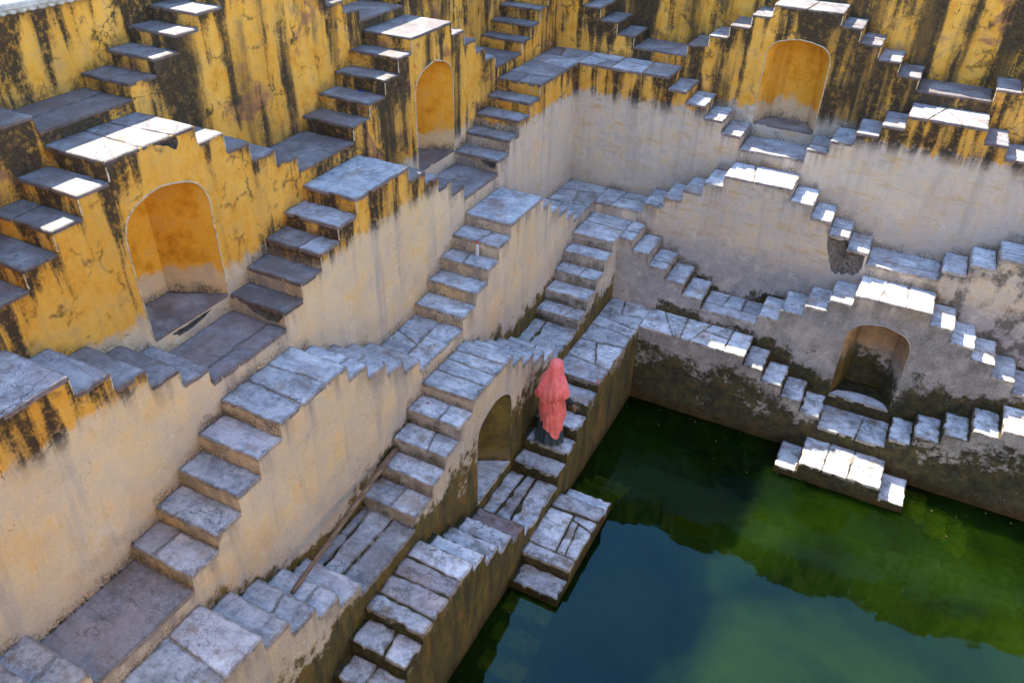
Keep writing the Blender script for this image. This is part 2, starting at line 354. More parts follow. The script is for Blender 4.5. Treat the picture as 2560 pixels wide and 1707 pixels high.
# survey: edges of every flight (units), n4 n3 n2 n1 n0 | f0 f1 f2 f3 f4
FL = {
 ('L', 'Z', 0): [-57.3, -55.8, -54.2, -52.6, -51.1, -46.2, -44.6, -43.1, -41.6, -40.1],
 ('L', 'Z', 1): [-35.26, -33.67, -32.17, -30.67, -28.94, -24.1, -22.6, -21.1, -19.57, -18.07],
 ('L', 'A', 1): [-46.15, -44.6, -43.07, -41.61, -40.07, -35.31, -33.75, -32.24, -30.66, -29.12],
 ('L', 'A', 2): [-24.29, -22.59, -20.92, -19.41, -17.93, -13.22, -11.69, -10.14, -8.76, -7.2],
 ('L', 'B', 0): [-57.3, -55.7, -54.2, -52.7, -51.15, -46.28, -44.75, -43.27, -41.78, -40.32],
 ('L', 'B', 1): [-35.29, -33.85, -32.27, -30.66, -29.02, -24.1, -22.45, -21.0, -19.5, -17.92],
 ('L', 'C', 0): [-58.5, -58.4, -58.3, -58.2, -58.1, -57.3, -55.8, -54.2, -52.7, -51.2],
 ('L', 'C', 1): [-46.27, -44.66, -43.14, -41.68, -40.1, -35.27, -33.74, -32.15, -30.6, -29.05],
 ('L', 'C', 2): [-24.2, -22.57, -20.98, -19.54, -17.87, -13.07, -11.61, -10.17, -8.61, -7.23],
 ('L', 'D', 1): [-57.4, -55.8, -54.2, -52.7, -51.1, -46.29, -44.8, -43.2, -41.68, -40.09],
 ('L', 'D', 2): [-35.22, -33.55, -32.13, -30.56, -29.0, -24.05, -22.6, -20.99, -19.36, -17.7],
 ('L', 'E', 2): [-46.0, -44.45, -42.94, -41.52, -39.99, -35.07, -33.7, -32.1, -30.33, -28.64],
 ('L', 'F', 2): [-35.3, -33.8, -32.25, -30.68, -29.02, -23.28, -21.72, -20.15, -18.6, -17.0],
 ('R', 'Z', 1): [18.3, 19.8, 21.3, 22.8, 24.2, 29.1, 30.6, 32.1, 33.6, 35.1],
 ('R', 'A', 1): [7.66, 9.18, 10.61, 12.1, 13.51, 18.28, 19.73, 21.21, 22.73, 24.22],
 ('R', 'A', 2): [28.98, 30.53, 32.05, 33.55, 35.1, 40.0, 41.5, 43.0, 44.5, 46.0],
 ('R', 'B', 1): [18.34, 19.8, 21.34, 22.82, 24.27, 29.09, 30.57, 32.1, 33.6, 35.1],
 ('R', 'C', 1): [7.57, 9.11, 10.55, 12.03, 13.45, 18.32, 19.92, 21.39, 22.85, 24.37],
 ('R', 'C', 2): [29.24, 30.75, 32.26, 33.8, 35.3, 40.2, 41.7, 43.2, 44.7, 46.2],
 ('R', 'D', 1): [18.37, 19.83, 21.4, 22.88, 24.42, 29.33, 30.88, 32.43, 33.93, 35.45],
 ('R', 'E', 1): [29.22, 30.69, 32.31, 33.85, 35.45, 40.3, 41.8, 43.3, 44.8, 46.3],
 ('R', 'F', 1): [18.0, 19.5, 21.0, 22.52, 24.11, 29.55, 31.28, 32.9, 34.5, 36.0],
}
# half flights that climb into the corner (n4..n0) on the left wall, and out of it (f0..f4) on the back wall
CORN = {
 'Z': ([-13.4, -11.9, -10.4, -8.9, -7.4], [7.3, 8.8, 10.4, 11.9, 13.4]),
 'A': ([-2.9, -1.39, .08, 1.45, 2.8], [-2.7, -1.2, .3, 1.81, 3.26]),
 'B': ([-13.17, -11.57, -10.09, -8.44, -6.84], [7.44, 8.9, 10.46, 11.96, 13.48]),
 'D': ([-13.46, -11.98, -10.4, -8.87, -7.34], [8.02, 9.43, 10.91, 12.42, 13.99]),
 'E': ([-23.85, -22.39, -20.85, -19.19, -17.43], [18.36, 19.87, 21.44, 23.01, 24.51]),
}
# step profiles: list of (s0, s1, z) in metres
PROF = {}
def addp(wall, t, s0, s1, z): PROF.setdefault((wall, t), []).append((s0, s1, z))
SEG = {}
for (wall, t, i), e in FL.items():
    e = [a * U for a in e]; lv = LV[t]
    zs = [lv[4], lv[3], lv[2], lv[1], lv[0], lv[1], lv[2], lv[3], lv[4]]
    SEG[(wall, t, i)] = [(e[j], e[j + 1], zs[j]) for j in range(9)]
    for s_ in SEG[(wall, t, i)]: addp(wall, t, *s_)
for t, (n_, f_) in CORN.items():
    n_ = [a * U for a in n_]; f_ = [a * U for a in f_]; lv = LV[t]
    SEG[('L', t, 'c')] = [(n_[j], n_[j + 1], lv[4 - j]) for j in range(4)] + [(n_[4], bk('R', t), lv[0])]
    SEG[('R', t, 'c')] = [(fr('L', t), f_[0], lv[0])] + [(f_[j], f_[j + 1], lv[j + 1]) for j in range(4)]
    for wl in 'LR':
        for s_ in SEG[(wl, t, 'c')]: addp(wl, t, *s_)
LAND = {('L', 'Z', 0): (-40.1, -35.26), ('L', 'Z', 1): (-18.07, -13.4), ('L', 'A', 0): (-51.0, -46.15), ('L', 'A', 1): (-29.12, -24.29), ('L', 'A', 2): (-7.2, -2.9),
        ('L', 'B', 0): (-40.32, -35.29), ('L', 'B', 1): (-17.92, -13.17), ('L', 'C', 1): (-29.05, -24.2),
        ('L', 'C', 0): (-51.2, -46.27), ('L', 'D', 1): (-40.09, -35.22), ('L', 'D', 2): (-17.7, -13.46), ('L', 'E', 2): (-28.64, -23.85),
        ('R', 'Z', 0): (13.4, 18.3), ('R', 'A', 0): (3.26, 7.66), ('R', 'A', 1): (24.22, 28.98), ('R', 'B', 0): (13.48, 18.34), ('R', 'B', 1): (35.1, 40.0),
        ('R', 'C', 1): (24.37, 29.24), ('R', 'D', 0): (13.99, 18.37), ('R', 'D', 1): (35.45, 40.3), ('R', 'E', 0): (24.51, 29.22)}
CORNC = {'L': (-7.23 * U, FY['B'], LV['C'][5]), 'R': (FX['C'], 7.57 * U, LV['C'][5])}
for (wall, t, i), (a, b) in LAND.items(): addp(wall, t, a * U, b * U, LV[t][5])
for wl in 'LR': addp(wl, 'C', *CORNC[wl])
for k in PROF: PROF[k].sort()
def H(wall, t, s):
    for a, b, z in PROF.get((wall, t), ()):
        if a <= s <= b: return z
    return LV[t][5] if t in LV else -6.3
def floor_at(wall, t, s):
    i = TI.index(t) + 1
    return H(wall, TI[i], s) if i < len(TI) else -6.3

# ------------------------------------------------------------------ slabs
def slab(name, parent, wall, poly, z, tone=1., rust=0., moss=0., thick=.05, amp=.006, round_=.02, label=None, rnd=random):
    """poly: outline in (s, depth from the back edge) coordinates of the wall; one stone"""
    if parent['_tier'] in 'ZA': thick = min(thick, .036)
    pts = []; n_ = len(poly)
    cxy = (sum(p[0] for p in poly) / n_, sum(p[1] for p in poly) / n_)
    for i in range(n_):
        a = poly[i]; b = poly[(i + 1) % n_]; L_ = math.dist(a, b)
        if L_ < 1e-6: continue
        k = max(2, min(9, int(L_ / .085))); tx, ty = (b[0] - a[0]) / L_, (b[1] - a[1]) / L_
        r = min(round_, L_ * .3)
        for j in range(k + 1):
            u_ = r + (L_ - 2 * r) * j / k
            o = rnd.gauss(0, amp * (.5 if j in (0, k) else 1))
            pts.append((a[0] + tx * u_ + ty * o, a[1] + ty * u_ - tx * o))
    N = len(pts); acc = Acc(); zz = z + rnd.uniform(-.003, .003)
    tx, ty = rnd.gauss(0, .003), rnd.gauss(0, .003)
    def w3(p, k, dz):
        x_, y_ = cxy[0] + (p[0] - cxy[0]) * k, cxy[1] + (p[1] - cxy[1]) * k
        return depth3(wall, parent['_tier'], x_, y_, zz + dz + tx * (x_ - cxy[0]) + ty * (y_ - cxy[1]))
    sz = max(.1, min(max(p[0] for p in pts) - min(p[0] for p in pts), max(p[1] for p in pts) - min(p[1] for p in pts)))
    k1 = 1 - .016 / sz
    for p in pts: acc.vert(w3(p, k1, 0), 0)
    for p in pts: acc.vert(w3(p, 1, -.007 - abs(rnd.gauss(0, .002))), 0)
    for p in pts: acc.vert(w3(p, 1, -thick), 0)
    lo_ = [min(p[q_] for p in pts) for q_ in (0, 1)]; hi_ = [max(p[q_] for p in pts) for q_ in (0, 1)]
    ks = [max(.5, 1 - .10 / max(.12, hi_[q_] - lo_[q_])) for q_ in (0, 1)]
    for p in pts:
        x_, y_ = cxy[0] + (p[0] - cxy[0]) * ks[0], cxy[1] + (p[1] - cxy[1]) * ks[1]
        acc.vert(depth3(wall, parent['_tier'], x_, y_, zz + tx * (x_ - cxy[0]) + ty * (y_ - cxy[1])), .05)
    for i in range(N):
        j = (i + 1) % N
        acc.f += [(i, i + N, j + N, j), (i + N, i + 2 * N, j + 2 * N, j + N), (i, j, j + 3 * N, i + 3 * N)]
    acc.f.append(tuple(range(3 * N, 4 * N)))
    # orient outward
    if sum(pts[i][0] * pts[(i + 1) % N][1] - pts[(i + 1) % N][0] * pts[i][1] for i in range(N)) * (1 if wall == 'L' else 1) > 0 and wall == 'L':
        acc.f = [f[::-1] for f in acc.f]
    elif wall == 'R' and sum(pts[i][0] * pts[(i + 1) % N][1] - pts[(i + 1) % N][0] * pts[i][1] for i in range(N)) > 0:
        acc.f = [f[::-1] for f in acc.f]
    o = acc.obj(name, SL, parent, label=label)
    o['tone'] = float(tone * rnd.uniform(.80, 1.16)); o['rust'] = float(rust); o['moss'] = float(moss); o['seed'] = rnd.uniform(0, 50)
    return o
def depth3(wall, t, s, d, z):
    return (bk('L', t) + d, s, z) if wall == 'L' else (s, bk('R', t) - d, z)
def width(wall, t): return abs(fr(wall, t) - bk(wall, t))

def cut(poly, p, nrm, gap):
    """split a convex outline by a line, leaving a joint"""
    out = []
    for sg in (-1, 1):
        res = []; m_ = len(poly)
        dd = [sg * ((q_[0] - p[0]) * nrm[0] + (q_[1] - p[1]) * nrm[1]) - gap / 2 for q_ in poly]
        for i in range(m_):
            a, b = poly[i], poly[(i + 1) % m_]; da, db = dd[i], dd[(i + 1) % m_]
            if da >= 0: res.append(a)
            if (da > 0) != (db > 0) and abs(da - db) > 1e-9:
                t_ = da / (da - db); res.append((a[0] + (b[0] - a[0]) * t_, a[1] + (b[1] - a[1]) * t_))
        if len(res) > 2: out.append(res)
    return out
def split(poly, cuts, gap):
    """cuts: (piece index or None, fraction along s or d, 's'|'d', slant)"""
    ps = [poly]
    for idx, f_, ax, sl in cuts:
        new = []
        for i, pl in enumerate(ps):
            if idx is not None and i != idx: new.append(pl); continue
            lo = [min(p[k] for p in pl) for k in (0, 1)]; hi = [max(p[k] for p in pl) for k in (0, 1)]
            p = ((lo[0] + (hi[0] - lo[0]) * (f_ if ax == 's' else .5)), (lo[1] + (hi[1] - lo[1]) * (f_ if ax == 'd' else .5)))
            nr = (math.cos(sl), math.sin(sl)) if ax == 's' else (math.sin(sl), math.cos(sl))
            new += cut(pl, p, nr, gap)
        ps = new
    return ps
def flags(poly, n, gap, rnd):
    """irregular paving: repeatedly split the largest stone at a skewed angle"""
    ps = [poly]
    def area(pl): return abs(sum(pl[i][0] * pl[(i + 1) % len(pl)][1] - pl[(i + 1) % len(pl)][0] * pl[i][1] for i in range(len(pl)))) / 2
    while len(ps) < n:
        ps.sort(key=area); pl = ps.pop()
        lo = [min(p[k] for p in pl) for k in (0, 1)]; hi = [max(p[k] for p in pl) for k in (0, 1)]
        ax = 0 if hi[0] - lo[0] > hi[1] - lo[1] else 1; f_ = rnd.uniform(.36, .64)
        p = [(lo[k] + hi[k]) / 2 for k in (0, 1)]; p[ax] = lo[ax] + (hi[ax] - lo[ax]) * f_
        a = rnd.gauss(0, .28); nr = (math.cos(a), math.sin(a)) if ax == 0 else (math.sin(a), math.cos(a))
        ps += cut(pl, p, nr, gap)
    return ps

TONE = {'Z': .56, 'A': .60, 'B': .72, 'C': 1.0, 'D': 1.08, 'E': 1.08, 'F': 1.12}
def tone_of(wall, t, i):
    k = TONE[t]
    if wall == 'R' and t in 'AB': k *= 1.12
    if wall == 'R' and t in 'CDEF': k *= 1.08
    if i == 'c' and t == 'C': k = .92
    return k
def rect(wall, t, s0, s1, over0=.005, over1=.005, front=.007, back=.004):
    W = width(wall, t); return [(s0 - over0, back), (s1 + over1, back), (s1 + over1, W + front), (s0 - over0, W + front)]

# how each platform or landing is paved: list of cuts, joint width, edge roughness
APEX = {('L', 'A', 1): ([(None, .40, 's', .05), (1, .5, 's', -.1)], .007, .006), ('L', 'C', 1): ([(None, .33, 's', .06), (1, .5, 's', -.06)], .010, .009),
        ('L', 'D', 2): ([(None, .30, 's', .03), (1, .35, 's', .05), (2, .5, 's', -.04)], .007, .006),
        ('L', 'E', 2): ([(None, .2, 's', .03), (1, .36, 's', -.02), (2, .48, 's', .03)], .026, .008),
        ('R', 'A', 1): ([(None, .52, 's', .1)], .006, .006), ('R', 'B', 1): ([(None, .36, 's', .3), (1, .4, 's', -.35)], .007, .007), ('R', 'C', 1): ([(None, .38, 's', -.2)], .008, .006),
        ('R', 'D', 1): ([(None, .34, 's', .1), (1, .5, 's', -.05)], .008, .008), ('R', 'F', 1): ([(None, .3, 's', .02), (1, .45, 's', .04)], .008, .008),
        ('L', 'D', 1): ([(None, .6, 's', .1)], .007, .006), ('L', 'B', 1): ([], .007, .006)}
LANDC = {('L', 'B', 0): ([(None, .70, 'd', .02)], .008, .006), ('L', 'D', 1): ([(None, .55, 'd', -.03), (0, .32, 'd', .04)], .035, .010), ('L', 'D', 2): ([(None, .30, 'd', .05)], .03, .012),
         ('L', 'E', 2): ([(None, .58, 'd', .04), (0, .52, 'd', -.05)], .05, .013), ('L', 'C', 1): ([(None, .55, 'd', .05), (0, .5, 's', .4)], .014, .010),
         ('L', 'Z', 0): ([(None, .45, 'd', .03)], .008, .006), ('R', 'D', 0): ([(None, .62, 'd', 0), (0, .35, 's', .1), (1, .5, 's', .0)], .007, .006),
         ('R', 'E', 0): ([(None, .6, 's', .1)], .007, .009), ('R', 'C', 1): ([(None, .66, 'd', .02)], .006, .006)}
MOSS = {'Z': 0, 'A': 0, 'B': 0, 'C': .1, 'D': .35, 'E': .8, 'F': .8}

# ------------------------------------------------------------------ stepped bodies
def arch(c, half, zf, zs, zt, n=26):
    """outline of a low rounded arch, left foot up and over to the right foot"""
    pts = [(c - half, zf)]; k = max(3, int((zs - zf) / .16))
    pts += [(c - half, zf + (zs - zf) * i / k) for i in range(1, k)]
    for i in range(n + 1):
        a = math.pi * i / n; x_ = -math.cos(a); y_ = max(0., math.sin(a))
        x_ = math.copysign(abs(x_) ** .72, x_); y_ = y_ ** .80
        y_ = y_ * .93 + .07 * max(0, 1 - abs(x_) * 2.2)
        pts.append((c + half * x_, zs + (zt - zs) * y_))
    pts += [(c + half, zf + (zs - zf) * i / k) for i in range(k - 1, 0, -1)] + [(c + half, zf)]
    return pts
NICHE = {('L', 'A', 1): (-37.72, 2.36, -3.42, 1.35, 3.25, 2.75, 1.0), ('L', 'A', 2): (-15.5, 2.27, -3.4, 1.35, 3.2, 2.6, 1.0),
         ('R', 'A', 1): (15.86, 2.28, -3.45, 1.5, 3.1, 2.3, .9), ('R', 'D', 1): (26.72, 2.15, -19.38, -14.5, -12.6, 2.6, .55), ('L', 'D', 2): (-26.3, 2.25, -19.4, -14.9, -12.75, 2.4, .9)}

def body(wall, t, segs, parent, zl=None, zr=None, holes=(), s_front_end=None, dirt=0., niche_key=None, extra_riser_holes=None, zbot=None, cell=.12):
    acc = Acc(); F_, B_ = fr(wall, t), bk(wall, t); M_ = .012
    i = TI.index(t); zb = (LV[TI[i + 1]][5] - .10) if i + 1 < len(TI) else -6.4
    if zbot is not None: zb = zbot
    # front
    poly = []; last = None
    for a, b, z in segs:
        if s_front_end is not None:
            if a >= s_front_end: continue
            b = min(b, s_front_end)
        poly += [(a, z - M_), (b, z - M_)]
    poly = [(poly[0][0], zb)] + poly + [(poly[-1][0], zb)]
    cl = [poly[0]]
    for p in poly[1:]:
        if math.dist(p, cl[-1]) > 1e-5: cl.append(p)
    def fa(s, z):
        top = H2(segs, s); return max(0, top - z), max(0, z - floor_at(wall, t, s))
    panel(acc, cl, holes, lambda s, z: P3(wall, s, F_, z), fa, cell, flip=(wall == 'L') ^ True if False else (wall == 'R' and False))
    # risers
    seq = ([(None, segs[0][0], zl)] if zl is not None else []) + list(segs) + ([(segs[-1][1], None, zr)] if zr is not None else [])
    for k in range(len(seq) - 1):
        s_ = seq[k][1]; z0, z1 = seq[k][2], seq[k + 1][2]
        if abs(z0 - z1) < 1e-4: continue
        lo, hi = min(z0, z1), max(z0, z1)
        hl = [h for (sk, h) in (extra_riser_holes or ()) if abs(sk - s_) < .02]
        dmax = F_
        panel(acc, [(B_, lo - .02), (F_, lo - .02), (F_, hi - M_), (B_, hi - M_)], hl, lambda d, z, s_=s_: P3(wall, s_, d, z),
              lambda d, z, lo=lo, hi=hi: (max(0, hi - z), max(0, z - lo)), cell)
    if t in 'AB' and wall + t != 'RB':
        sg = 1 if wall == 'L' else -1; rr = random.Random(int(segs[0][0] * 100))
        for k in range(len(seq) - 1):
            rb = Acc()
            s_ = seq[k][1]; z0, z1 = seq[k][2], seq[k + 1][2]; lo, hi = min(z0, z1), max(z0, z1)
            if hi - lo < .05 or (s_front_end is not None and s_ > s_front_end - .05): continue
            up = 1 if z1 > z0 else -1; n_ = 7; ids = []
            for q_ in range(n_ + 1):
                z_ = lo + .004 + (hi - lo - .05) * q_ / n_; w1 = .010 * rr.uniform(.5, 1.3); w2 = .010 * rr.uniform(.5, 1.3)
                c = [(s_ + up * w1, F_ + sg * .0015), (s_ + up * .003, F_ + sg * .0045), (s_ - up * .0045, F_ - sg * .003), (s_ - up * .0015, F_ - sg * w2)]
                ids.append([rb.vert(wob(P3(wall, a_, b_, z_))) for a_, b_ in c])
            for q_ in range(n_):
                for m_ in range(3): rb.f.append((ids[q_][m_], ids[q_][m_ + 1], ids[q_ + 1][m_ + 1], ids[q_ + 1][m_]))
            if rb.f: rb.obj('corner_bead', RIM, parent)
    # treads under the stones (mortar bed)
    for a, b, z in segs:
        panel(acc, [(a, B_), (b, B_), (b, F_), (a, F_)], [], lambda s, d, z=z: P3(wall, s, d, z - M_), lambda s, d: (9, 0.02), .25, amp=.6)
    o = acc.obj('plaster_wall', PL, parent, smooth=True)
    # consistent outward normals
    bm = bmesh.new(); bm.from_mesh(o.data)
    base = parent_loc(parent)
    for f in bm.faces:
        n_ = f.normal; c = f.calc_center_median() + base
        if abs(n_.z) > .7: bad = n_.z < 0
        elif wall == 'L' and abs(n_.x) > .7: bad = n_.x < 0
        elif wall == 'R' and abs(n_.y) > .7: bad = n_.y > 0
        else:
            s_ = c.y if wall == 'L' else c.x; comp = n_.y if wall == 'L' else n_.x
            up = H2(segs, s_ + .05, zl, zr) > H2(segs, s_ - .05, zl, zr); bad = (comp > 0) if up else (comp < 0)
        if bad: f.normal_flip()
    bm.to_mesh(o.data); bm.free()
    o['dirt'] = float(dirt)
    return o
def H2(segs, s, zl=None, zr=None):
    if s < segs[0][0]: return zl if zl is not None else segs[0][2]
    for a, b, z in segs:
        if a <= s <= b: return z
    return zr if zr is not None else segs[-1][2]

def niche(wall, t, parent, key):
    c, hw, zf, zs, zt, dep, org = [a * U if i_ < 6 else a for i_, a in enumerate(NICHE[key])]
    pts = arch(c, hw, zf, zs, zt); F_ = fr(wall, t); sg = -1 if wall == 'L' else 1
    acc = Acc(); rings = []
    T_ = 7
    for k in range(T_ + 1):
        u_ = k / T_; ks = 1 - (.56 if wall == 'L' else .40) * u_; kz = 1 - .07 * u_ ** 1.5; ring = []
        for (s, z) in pts:
            s2 = c + (s - c) * ks; z2 = zf + (z - zf) * kz
            p = P3(wall, s2, F_ + sg * dep * u_, z2)
            p = wob(p, 1 if 0 < k else 1)
            ring.append(acc.vert(p, 9, max(0, z2 - zf), org))
        rings.append(ring)
    for k in range(T_):
        for i_ in range(len(pts) - 1):
            f = (rings[k][i_], rings[k][i_ + 1], rings[k + 1][i_ + 1], rings[k + 1][i_])
            acc.f.append(f if wall == 'R' else f[::-1])
    # back wall
    sc = [(c + (s - c) * (.44 if wall == 'L' else .60), zf + (z - zf) * .93) for s, z in pts]
    k0 = len(acc.v)
    panel(acc, sc, [], lambda s, z: P3(wall, s, F_ + sg * dep, z), lambda s, z: (9, max(0, z - zf)), .12)
    for j in range(k0, len(acc.v)): acc.a['orange'][j] = org
    o = acc.obj('niche', PL, parent, smooth=False); o['dirt'] = .1
    # floor stone
    parent['_tier'] = t
    W = width(wall, t)
    pl = [(c - hw * .985, W + .006), (c - hw * (.43 if wall == 'L' else .59), W - dep + .01), (c + hw * (.43 if wall == 'L' else .59), W - dep + .01), (c + hw * .985, W + .006)]
    if t == 'D' and wall == 'R':
        pl = [(c + hw * .985, W + .006), (c - hw * .985, W + .006)] + [(c - hw * .93 * math.cos(a_), W - .06 - .22 * math.sin(a_)) for a_ in (0.15, .6, 1.1, 1.57, 2.04, 2.54, 2.99)]
        pl = pl[::-1]
        fl = Acc(); ids = [fl.vert(P3(wall, s_, F_ + d_, zf - .03), 9, 0) for s_, d_ in ((c - hw, 0), (c + hw, 0), (c + hw, dep + .02), (c - hw, dep + .02))]; fl.f.append(ids)
        fo = fl.obj('niche_bed', PL, parent); fo['dirt'] = .2; fo.parent = o
    f = slab('niche_floor', parent, wall, pl, zf + .012, tone_of(wall, t, 0) * 1.05, 0, MOSS[t], .045, .004, .008)
    base = parent_loc(parent); f.parent = o
    # pale plaster bead round the arch
    acc = Acc(); n_ = len(pts); rr = random.Random(len(pts) + int(c * 100))
    for i_ in range(n_):
        a = pts[max(0, i_ - 1)]; b = pts[min(n_ - 1, i_ + 1)]; L_ = math.dist(a, b); tx, tz = (b[0] - a[0]) / L_, (b[1] - a[1]) / L_
        ox, oz = -tz, tx
        wd = .011 * rr.uniform(.7, 1.25)
        for (k_, e_) in ((-.002, .0), (-.002, .007), (wd, .008), (wd + .004, -.004)):
            p = P3(wall, pts[i_][0] + ox * k_, F_ - sg * e_, pts[i_][1] + oz * k_); acc.vert(wob(p))
    for i_ in range(n_ - 1):
        for k_ in range(3):
            f_ = (i_ * 4 + k_, i_ * 4 + k_ + 1, i_ * 4 + 5 + k_, i_ * 4 + 4 + k_); acc.f.append(f_ if wall == 'R' else f_[::-1])
    acc.obj('arch_rim', RIM if t == 'A' else PL, parent)
    return pts
def rubble(parent, wall, plane_is_front, pos, outline, depth, name='broken_hole'):
    """a cavity where plaster has fallen out: bowl of rough stone behind an irregular hole"""
    acc = Acc(); n_ = len(outline); cx_ = sum(p[0] for p in outline) / n_; cz_ = sum(p[1] for p in outline) / n_
    rr = random.Random(int(abs(cx_) * 1000)); sg = -1 if wall == 'L' else 1
    R_ = 6
    for k in range(R_ + 1):
        u_ = k / R_; sc = 1.03 * math.cos(u_ * 1.35) if k < R_ else .05
        for p in outline:
            a_ = cx_ + (p[0] - cx_) * sc; b_ = cz_ + (p[1] - cz_) * sc
            dd = depth * math.sin(u_ * 1.5) + (rr.uniform(-.014, .018) if k else 0)
            if plane_is_front: q_ = P3(wall, a_, fr(wall, pos) + sg * dd, b_)
            else: q_ = P3(wall, pos + dd, a_, b_)
            acc.vert(wob(q_))
    for k in range(R_):
        for i_ in range(n_):
            j = (i_ + 1) % n_; acc.f.append((k * n_ + i_, k * n_ + j, (k + 1) * n_ + j, (k + 1) * n_ + i_))
    acc.f.append(tuple(range(R_ * n_, R_ * n_ + n_)))
    return acc.obj(name, RUB, parent)
def ragged(pts, n=5, amp=.010, seed=1):
    rr = random.Random(seed); out = []
    for i in range(len(pts)):
        a = pts[i]; b = pts[(i + 1) % len(pts)]
        for j in range(n):
            u_ = j / n; out.append((a[0] + (b[0] - a[0]) * u_ + (rr.gauss(0, amp) if j else 0), a[1] + (b[1] - a[1]) * u_ + (rr.gauss(0, amp) if j else 0)))
    return out
def uu(pts): return [(a * U, b * U) for a, b in pts]

FRONT_HOLES = {('L', 'A', 1): [(ragged(uu([(-37.6, 5.08), (-36.9, 5.1), (-36.35, 5.1), (-36.32, 4.75), (-36.5, 4.5), (-36.9, 4.8), (-37.3, 4.95)]), 3, .006, 3), .16),
                                 (ragged(uu([(-39.1, -3.66), (-38.7, -3.95), (-38.0, -3.98), (-37.3, -3.9), (-36.5, -3.66), (-37.8, -3.64)]), 3, .006, 9), .12)],
               ('R', 'B', 1): [(ragged(uu([(26.8, -.1), (27.6, -.1), (28.4, -.1), (28.2, -.24), (27.5, -.22)]), 3, .004, 4), .07)],
               ('R', 'C', 1): [(ragged(uu([(21.45, -8.35), (22.75, -8.3), (22.95, -9.2), (24.2, -9.25), (24.25, -10.3), (23.8, -10.95), (23.0, -11.1), (22.3, -11.0), (21.9, -10.2), (21.6, -9.3)]), 4, .016, 5), .09)],
               ('R', 'E', 1): [([(32.53 * U + .042 * math.cos(a * .6283), -19.84 * U + .042 * math.sin(a * .6283)) for a in range(10)], .09), ([(33.96 * U + .055 * math.cos(a * .6283), -20.66 * U + .05 * math.sin(a * .6283)) for a in range(10)], .09),
                               ([(35.83 * U + .06 * math.cos(a * .6283), -18.32 * U + .042 * math.sin(a * .6283)) for a in range(10)], .09), ([(32.47 * U + .03 * math.cos(a * .6283), -20.7 * U + .03 * math.sin(a * .6283)) for a in range(10)], .07)]}
RISER_HOLES = {('L', 'B', 1): [(-35.29 * U, ragged(uu([(-2.75, -3.6), (-2.1, -4.05), (-1.2, -4.25), (-.5, -4.2), (-.12, -3.75), (-.15, -3.62), (-1.4, -3.6)]), 3, .006, 7), .12)],
               ('L', 'B', 'c'): [(-13.17 * U, ragged(uu([(-1.68, -3.62), (-1.2, -4.03), (-.6, -4.22), (-.25, -4.2), (-.16, -3.65)]), 3, .006, 8), .10)]}

LAB = {
 ('L', 'Z', 0): 'stair block cut by the left edge, its one grey tread corner above the big niche',
 ('L', 'Z', 1): 'tall black-streaked yellow stair block at the top left, behind the sunny chipped platform',
 ('c', 'Z'): 'dark streaked uppermost stair walls meeting in the corner at the top edge',
 ('R', 'Z', 1): 'stained yellow back wall with a red ring-shaped patch at the top right',
 ('L', 'A', 1): 'bright yellow stair block with the biggest arched niche and a chipped sunlit platform',
 ('L', 'A', 2): 'streaked yellow stair block with the tall narrow niche and half sunlit platform',
 ('c', 'A'): 'yellow stair flights with black drips meeting in the corner above the L-shaped ledge',
 ('R', 'A', 1): 'yellow stair block with rounded niche on the back wall, white sunlit top',
 ('R', 'A', 2): 'mouldy dark stair block at the right edge, highest on the back wall',
 ('L', 'B', 0): 'saw-toothed stair block at the left edge over a large bare orange wall',
 ('L', 'B', 1): 'stair block with one plain slate platform and yellow band, right of the big niche',
 ('c', 'B'): 'L-shaped slate ledge with flights down both sides, over the deep pale corner',
 ('R', 'B', 1): 'stair block on the back wall with clean yellow band and cracked white sunlit top',
 ('L', 'C', 0): 'rough grey treads of a stair block cut by the bottom left corner',
 ('L', 'C', 1): 'bare beige stair block topped by three big slabs, above the leaning pole',
 ('L', 'C', 2): 'narrow grey stair block with the white bottle on its steps',
 ('R', 'C', 1): 'plain lilac-grey stair block on the back wall with a crumbled right corner',
 ('R', 'C', 2): 'stair block rising to the right edge above a black and green stained wall',
 ('L', 'D', 1): 'stair block with broad rough platform in the bottom left and mossy flank',
 ('L', 'D', 2): 'stair block with a dark mossy arch, left of the woman',
 ('c', 'D'): 'small square-notched corner platform with pale flights on both sides above the wet walkway',
 ('R', 'D', 1): 'grey mossy stair block with the orange-topped niche and white sunlit platform',
 ('L', 'E', 2): 'lowest mossy stairs of plank-like slabs along the water, bottom centre',
 ('c', 'E'): 'L-shaped walkway round the dark pool corner with the steps the woman climbs',
 ('R', 'E', 1): 'stair block at right edge with round wall holes and sunlit step edges over the water',
 ('L', 'F', 2): 'cracked stone block jutting into the blue water below the woman',
 ('R', 'F', 1): 'sunlit white stone block jutting into the green water on the right',
}
